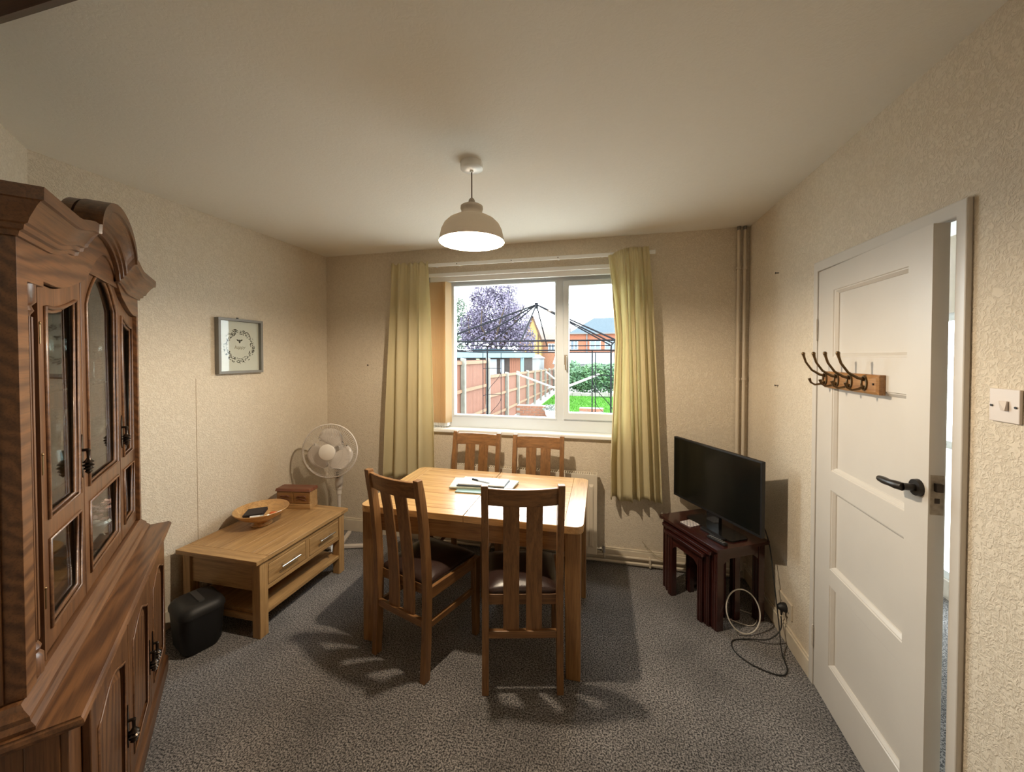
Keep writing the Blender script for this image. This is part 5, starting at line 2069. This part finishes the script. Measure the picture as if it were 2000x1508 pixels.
# trees and hedge: leaf masses
def leaves(bm, rnd, centre, rad, n, size, flat_=1.0):
    cx_, cy_, cz_ = centre
    for _ in range(n):
        while True:
            v_ = Vector((rnd.uniform(-1, 1), rnd.uniform(-1, 1), rnd.uniform(-1, 1)))
            if 0.25 < v_.length < 1:
                break
        p = Vector((cx_ + v_.x * rad[0], cy_ + v_.y * rad[1], cz_ + v_.z * rad[2]))
        n1 = Vector((rnd.gauss(0, 1), rnd.gauss(0, 1), rnd.gauss(0, 1))).normalized()
        n2 = n1.orthogonal().normalized()
        s = size * rnd.uniform(0.6, 1.3)
        bm.faces.new([bm.verts.new(p + n1 * s), bm.verts.new(p + n2 * s * 0.55), bm.verts.new(p - n1 * s), bm.verts.new(p - n2 * s * 0.55)])


def leafm(name, c1, c2):
    m, nt, b = newmat(name)
    c1, c2 = tuple(c * 0.42 for c in c1), tuple(c * 0.42 for c in c2)
    tc = nt.nodes.new('ShaderNodeTexCoord')
    n = nt.nodes.new('ShaderNodeTexNoise')
    n.inputs['Scale'].default_value = 2.5
    n.inputs['Detail'].default_value = 5
    r = nt.nodes.new('ShaderNodeValToRGB')
    r.color_ramp.elements[0].position = 0.35
    r.color_ramp.elements[0].color = (*c1, 1)
    r.color_ramp.elements[1].position = 0.65
    r.color_ramp.elements[1].color = (*c2, 1)
    nt.links.new(tc.outputs['Object'], n.inputs['Vector'])
    nt.links.new(n.outputs['Fac'], r.inputs['Fac'])
    nt.links.new(r.outputs['Color'], b.inputs['Base Color'])
    b.inputs['Roughness'].default_value = 0.7
    return m


BARK = mass('bark', (0.10, 0.07, 0.05), 0.3, 12)
rt = random.Random(21)
tr = thing('purple_tree', 'large purple-leaved plum tree beyond the garden shed', 'tree', (-7.0, 24.5, GZ))
bm = nb()
cyl(bm, (0, 0, 0), (0.1, 0, 2.6), 0.22, 0.15, n=10)
for k in range(9):
    a = k * 0.7
    tube(bm, [(0.1, 0, 2.4), (0.1 + 0.8 * math.cos(a), 0.8 * math.sin(a), 3.4), (0.1 + 1.9 * math.cos(a + 0.2), 1.6 * math.sin(a + 0.2), 4.3 + 0.5 * math.sin(k)), (0.1 + 2.3 * math.cos(a + 0.3), 1.8 * math.sin(a), 5.4)], [0.13, 0.09, 0.05, 0.02], n=6)
obj('trunk', bm, BARK, tr)
bm = nb()
for c, r_, n_ in (((0.0, 0, 5.0), (1.9, 1.7, 1.7), 5200), ((-1.4, 0.2, 4.2), (1.2, 1.2, 1.3), 2600), ((1.1, 0, 4.6), (1.35, 1.3, 1.5), 2600), ((-0.4, 0, 3.4), (2.0, 1.4, 1.1), 3200), ((-0.9, 0, 6.2), (0.9, 0.9, 0.9), 1200), ((0.5, 0, 6.6), (1.1, 1.0, 0.9), 1400), ((1.9, 0, 3.3), (0.9, 0.9, 1.2), 1300)):
    leaves(bm, rt, c, r_, n_, 0.085)
o = obj('foliage', bm, leafm('purple_leaves', (0.075, 0.055, 0.105), (0.30, 0.24, 0.36)), tr)
o['kind'] = 'stuff'
tr2 = thing('green_tree', 'thin green tree at the left edge of the window behind the purple one', 'tree', (-11.0, 27.5, GZ))
bm = nb()
cyl(bm, (0, 0, 0), (0, 0, 4.0), 0.14, 0.06, n=8)
obj('trunk', bm, BARK, tr2)
bm = nb()
leaves(bm, rt, (0.2, 0, 4.6), (0.9, 0.9, 2.4), 2600, 0.09)
o = obj('foliage', bm, leafm('grey_green_leaves', (0.06, 0.10, 0.06), (0.17, 0.24, 0.15)), tr2)
o['kind'] = 'stuff'
hg = thing('hedge', 'bright green leafy shrub border at the far end of the lawn', 'hedge', (-0.2, 22.2, GZ))
bm = nb()
for c, r_, n_ in (((-1.0, 0, 1.0), (0.9, 0.6, 0.7), 1500), ((-0.1, 0, 1.15), (1.0, 0.6, 0.75), 1700), ((0.9, 0.1, 1.1), (0.9, 0.6, 0.8), 1400), ((-1.7, 1.0, 1.3), (0.8, 0.7, 0.75), 1300), ((1.9, 0, 1.0), (0.9, 0.6, 0.8), 900), ((-0.1, 0.1, 0.45), (1.9, 0.4, 0.35), 900)):
    leaves(bm, rt, c, r_, n_, 0.085)
o = obj('foliage', bm, leafm('shrub_leaves', (0.05, 0.14, 0.06), (0.16, 0.34, 0.12)), hg)
o['kind'] = 'stuff'
bm = nb()
for x in (-1.8, -1.0, -0.2, 0.6, 1.3):
    tube(bm, [(x, 0, 0), (x + 0.05, 0, 0.5), (x - 0.05, 0.05, 1.2)], 0.03, n=5)
obj('stem', bm, BARK, hg)
bd = thing('low_wall', 'pale low garden wall at the far edge of the lawn', 'wall', (-0.4, 21.55, GZ))
for k in range(9):
    bobj('stone', (-2.2 + k * 0.5, -1.72 + k * 0.5, -0.1, 0.1, 0, 0.20 + 0.02 * (k % 3)), mass('pale_stone', (0.42, 0.38, 0.34), 0.15, 6), bd, bevel=0.02)

# shed
sh = thing('garden_shed', 'flat-roofed garden shed with pale blue fascia beyond the fence', 'shed', (-5.0, 17.0, GZ))
SB = mass('pale_blue_paint', (0.24, 0.33, 0.36), 0.06, 4)
bobj('roof', (-2.2, 1.52, -0.3, 3.0, 1.53 - GZ, 1.80 - GZ), SB, sh, bevel=0.02)
bobj('wall', (-2.1, 1.40, 0.0, 2.9, 0, 1.53 - GZ), mass('dark_shed_wall', (0.07, 0.055, 0.05), 0.2, 5), sh)
for k in range(5):
    bobj('cladding_board', (0.86 + k * 0.1, 0.955 + k * 0.1, -0.03, 0.0, 0, 1.53 - GZ), FB, sh)
bobj('door', (-0.10, 0.24, -0.04, 0.0, 0, 1.46 - GZ), mass('white_shed_paint', (0.4, 0.42, 0.46), 0.05, 4), sh)
bobj('door', (0.42, 0.60, -0.04, 0.0, 0, 1.46 - GZ), mass('white_shed_paint', (0.4, 0.42, 0.46)), sh)
bobj('corner_board', (1.38, 1.52, -0.05, 0.05, 0, 1.53 - GZ), SB, sh)
bobj('bracket_post', (-0.72, -0.55, -0.2, -0.05, 0, 1.50 - GZ), mass('cream_post', (0.4, 0.38, 0.26)), sh)
bobj('upper_roof', (-1.5, 0.2, 1.5, 3.4, 1.80 - GZ, 1.98 - GZ), mass('teal_roof', (0.035, 0.06, 0.075)), sh)
ou = thing('outbuilding', 'small plain white outbuilding right of the shed', 'outbuilding', (-5.0, 27.5, GZ))
bobj('wall', (-0.65, 0.52, 0, 2.5, 0, 1.45 - GZ), mass('white_render', (0.5, 0.5, 0.5), 0.03, 3), ou)
bm = nb()
hexa(bm, [(-0.75, -0.1, 1.45 - GZ), (0.62, -0.1, 1.45 - GZ), (0.62, 2.6, 1.45 - GZ), (-0.75, 2.6, 1.45 - GZ), (-0.75, 1.2, 1.75 - GZ), (0.3, 1.2, 1.75 - GZ), (0.3, 1.4, 1.75 - GZ), (-0.75, 1.4, 1.75 - GZ)])
obj('roof', bm, mass('pale_roof', (0.34, 0.36, 0.36), 0.1, 4), ou)
gg = thing('garage', 'long low garage with ribbed pale grey roof behind the shrubs', 'garage', (0.5, 27.0, GZ))
bobj('wall', (-3.8, 4.0, 0, 4.0, 0, 1.05 - GZ), mass('pale_grey_wall', (0.36, 0.36, 0.36), 0.08, 3), gg)
bm = nb()
hexa(bm, [(-3.9, -0.15, 1.05 - GZ), (4.1, -0.15, 1.05 - GZ), (4.1, 4.2, 1.05 - GZ), (-3.9, 4.2, 1.05 - GZ), (-3.9, 1.8, 1.86 - GZ), (4.1, 1.8, 1.86 - GZ), (4.1, 2.0, 1.86 - GZ), (-3.9, 2.0, 1.86 - GZ)])
for k in range(27):
    x = -3.85 + k * 0.3
    bar(bm, (x, -0.15, 1.07 - GZ), (x, 1.8, 1.88 - GZ), 0.06, 0.04)
obj('roof', bm, mass('ribbed_roof', (0.30, 0.32, 0.34), 0.1, 4), gg)

# far houses
BR = mass('red_brick', (0.40, 0.15, 0.09), 0.18, 9)
TIL = mass('slate_tiles', (0.10, 0.13, 0.155), 0.12, 8)
WF = plain('white_window_frame', (0.45, 0.45, 0.45), 0.5)
WG = plain('dark_window_glass', (0.06, 0.08, 0.10), 0.15)


def house_window(par, x0, x1, z0, z1):
    bm = nb()
    plate(bm, [[(x0, z0), (x1, z0), (x1, z1), (x0, z1)], [(x0 + 0.08, z0 + 0.08), ((x0 + x1) / 2 - 0.04, z0 + 0.08), ((x0 + x1) / 2 - 0.04, z1 - 0.08), (x0 + 0.08, z1 - 0.08)],
               [((x0 + x1) / 2 + 0.04, z0 + 0.08), (x1 - 0.08, z0 + 0.08), (x1 - 0.08, z1 - 0.08), ((x0 + x1) / 2 + 0.04, z1 - 0.08)]], -0.08, 0.0, lambda u, v, t: (u, t, v))
    w_ = obj('window', bm, WF, par)
    bobj('pane', (x0 + 0.05, x1 - 0.05, -0.03, -0.01, z0 + 0.05, z1 - 0.05), WG, w_)


h1 = thing('brick_house', 'red brick house with a hipped slate roof beyond the garden', 'house', (0.0, 45, GZ))
bobj('wall', (-3.7, 6.0, 0, 7.5, 0, 4.25 - GZ), BR, h1)
bm = nb()
z0, z1 = 4.22 - GZ, 6.42 - GZ
hexa(bm, [(-4.0, -0.35, z0), (6.3, -0.35, z0), (6.3, 7.9, z0), (-4.0, 7.9, z0), (-0.95, 3.6, z1), (3.4, 3.6, z1), (3.4, 3.8, z1), (-0.95, 3.8, z1)])
obj('roof', bm, TIL, h1)
bobj('gutter', (-4.0, 6.3, -0.45, -0.33, z0 - 0.02, z0 + 0.12), plain('gutter_dark', (0.06, 0.06, 0.06)), h1)
bobj('downpipe', (-1.75, -1.62, -0.15, -0.03, 1.6 - GZ, z0), plain('gutter_dark', (0.06, 0.06, 0.06)), h1)
for x0, x1 in ((-3.6, -2.7), (-1.35, -0.1), (0.35, 1.6)):
    house_window(h1, x0, x1, 2.35 - GZ, 3.55 - GZ)
h2 = thing('gabled_house', 'brown roofed house with a timber gable behind the purple tree', 'house', (-6.8, 47, GZ))
bobj('wall', (-3.5, 2.7, 0, 6, 0, 3.75 - GZ), mass('orange_brick', (0.42, 0.20, 0.12), 0.18, 9), h2)
bm = nb()
hexa(bm, [(-3.7, -0.3, 3.7 - GZ), (2.8, -0.3, 3.7 - GZ), (2.8, 6.3, 3.7 - GZ), (-3.7, 6.3, 3.7 - GZ), (-3.7, 2.9, 5.5 - GZ), (2.8, 2.9, 5.5 - GZ), (2.8, 3.1, 5.5 - GZ), (-3.7, 3.1, 5.5 - GZ)])
obj('roof', bm, mass('brown_tiles', (0.26, 0.20, 0.17), 0.2, 8), h2)
bm = nb()
plate(bm, [[(-2.45, 0), (-0.35, 0), (-0.35, 3.4 - GZ), (-1.4, 6.35 - GZ), (-2.45, 3.4 - GZ)]], -1.6, -0.3, lambda u, v, t: (u, t, v))
obj('gable', bm, mass('yellow_timber', (0.42, 0.27, 0.11), 0.15, 5), h2)
bm = nb()
for x0, x1, z0_, z1_ in ((-2.6, -1.4, 3.3, 6.5), (-0.2, -1.4, 3.3, 6.5)):
    bar(bm, (x0, -1.65, z0_ - GZ), (x1, -1.65, z1_ - GZ), 0.12, 0.2)
for x in (-2.1, -1.4, -0.7):
    box(bm, x - 0.06, x + 0.06, -1.66, -1.6, 1.5 - GZ, 4.4 - GZ)
obj('timber_frame', bm, mass('dark_timber', (0.12, 0.07, 0.05)), h2)
house_window(h2, 0.3, 1.1, 2.2 - GZ, 3.2 - GZ)
bobj('chimney', (1.0, 1.5, 2.7, 3.3, 5.3 - GZ, 5.9 - GZ), BR, h2)
for x in (1.1, 1.35):
    bm = nb()
    cyl(bm, (x, 3.0, 5.9 - GZ), (x, 3.0, 6.1 - GZ), 0.09, n=8)
    obj('chimney_pot', bm, BR, h2)

# brick planters near the house
PB = mass('planter_brick', (0.36, 0.16, 0.10), 0.2, 14)
MOR = mass('mortar', (0.34, 0.31, 0.27), 0.1, 20)


def brick_wall(name, label, x0, y0, nb_, nc, ztop_):
    t = thing(name, label, 'planter', (x0, y0, GZ))
    hgt = ztop_ - GZ
    bobj('mortar', (0, nb_ * 0.225, 0.006, 0.30, 0, hgt - 0.004), MOR, t)
    me = None
    for c in range(nc):
        z = hgt - (c + 1) * 0.075
        for k in range(nb_):
            x = k * 0.225 + (0.1125 if c % 2 else 0)
            if x + 0.215 > nb_ * 0.225:
                continue
            if me is None:
                b_ = bobj('brick', (0, 0.215, 0, 0.10, 0, 0.065), PB, t, bevel=0.004, seg=1)
                me = b_
            else:
                b_ = me.copy()
                C.objects.link(b_)
                b_.parent = t
            b_.location = (x + random.uniform(-0.002, 0.002), random.uniform(-0.004, 0.002), z)
    return t


brick_wall('brick_planter', 'red brick planter at the foot of the fence, left of the window mullion', -2.52, 11.2, 6, 6, 0.10)
brick_wall('brick_planter', 'short red brick planter on the lawn edge, right of the window mullion', -0.62, 11.0, 3, 5, 0.10)
wp = thing('white_planter', 'white ornamental plant stand with grey foliage beside the brick planter', 'plant stand', (-1.42, 10.9, GZ))
bm = nb()
lathe(bm, [(0.0, 0.0), (0.10, 0.0), (0.08, 0.3), (0.07, 0.45), (0.16, 0.55), (0.20, 0.70), (0.18, 0.70), (0.0, 0.62)], n=16)
obj('pot', bm, plain('white_stone_pot', (0.5, 0.5, 0.5), 0.5), wp)
bm = nb()
leaves(bm, rt, (0.02, 0, 0.74), (0.26, 0.2, 0.12), 260, 0.035)
o = obj('foliage', bm, leafm('silver_leaves', (0.16, 0.19, 0.15), (0.42, 0.44, 0.40)), wp)
o['kind'] = 'stuff'
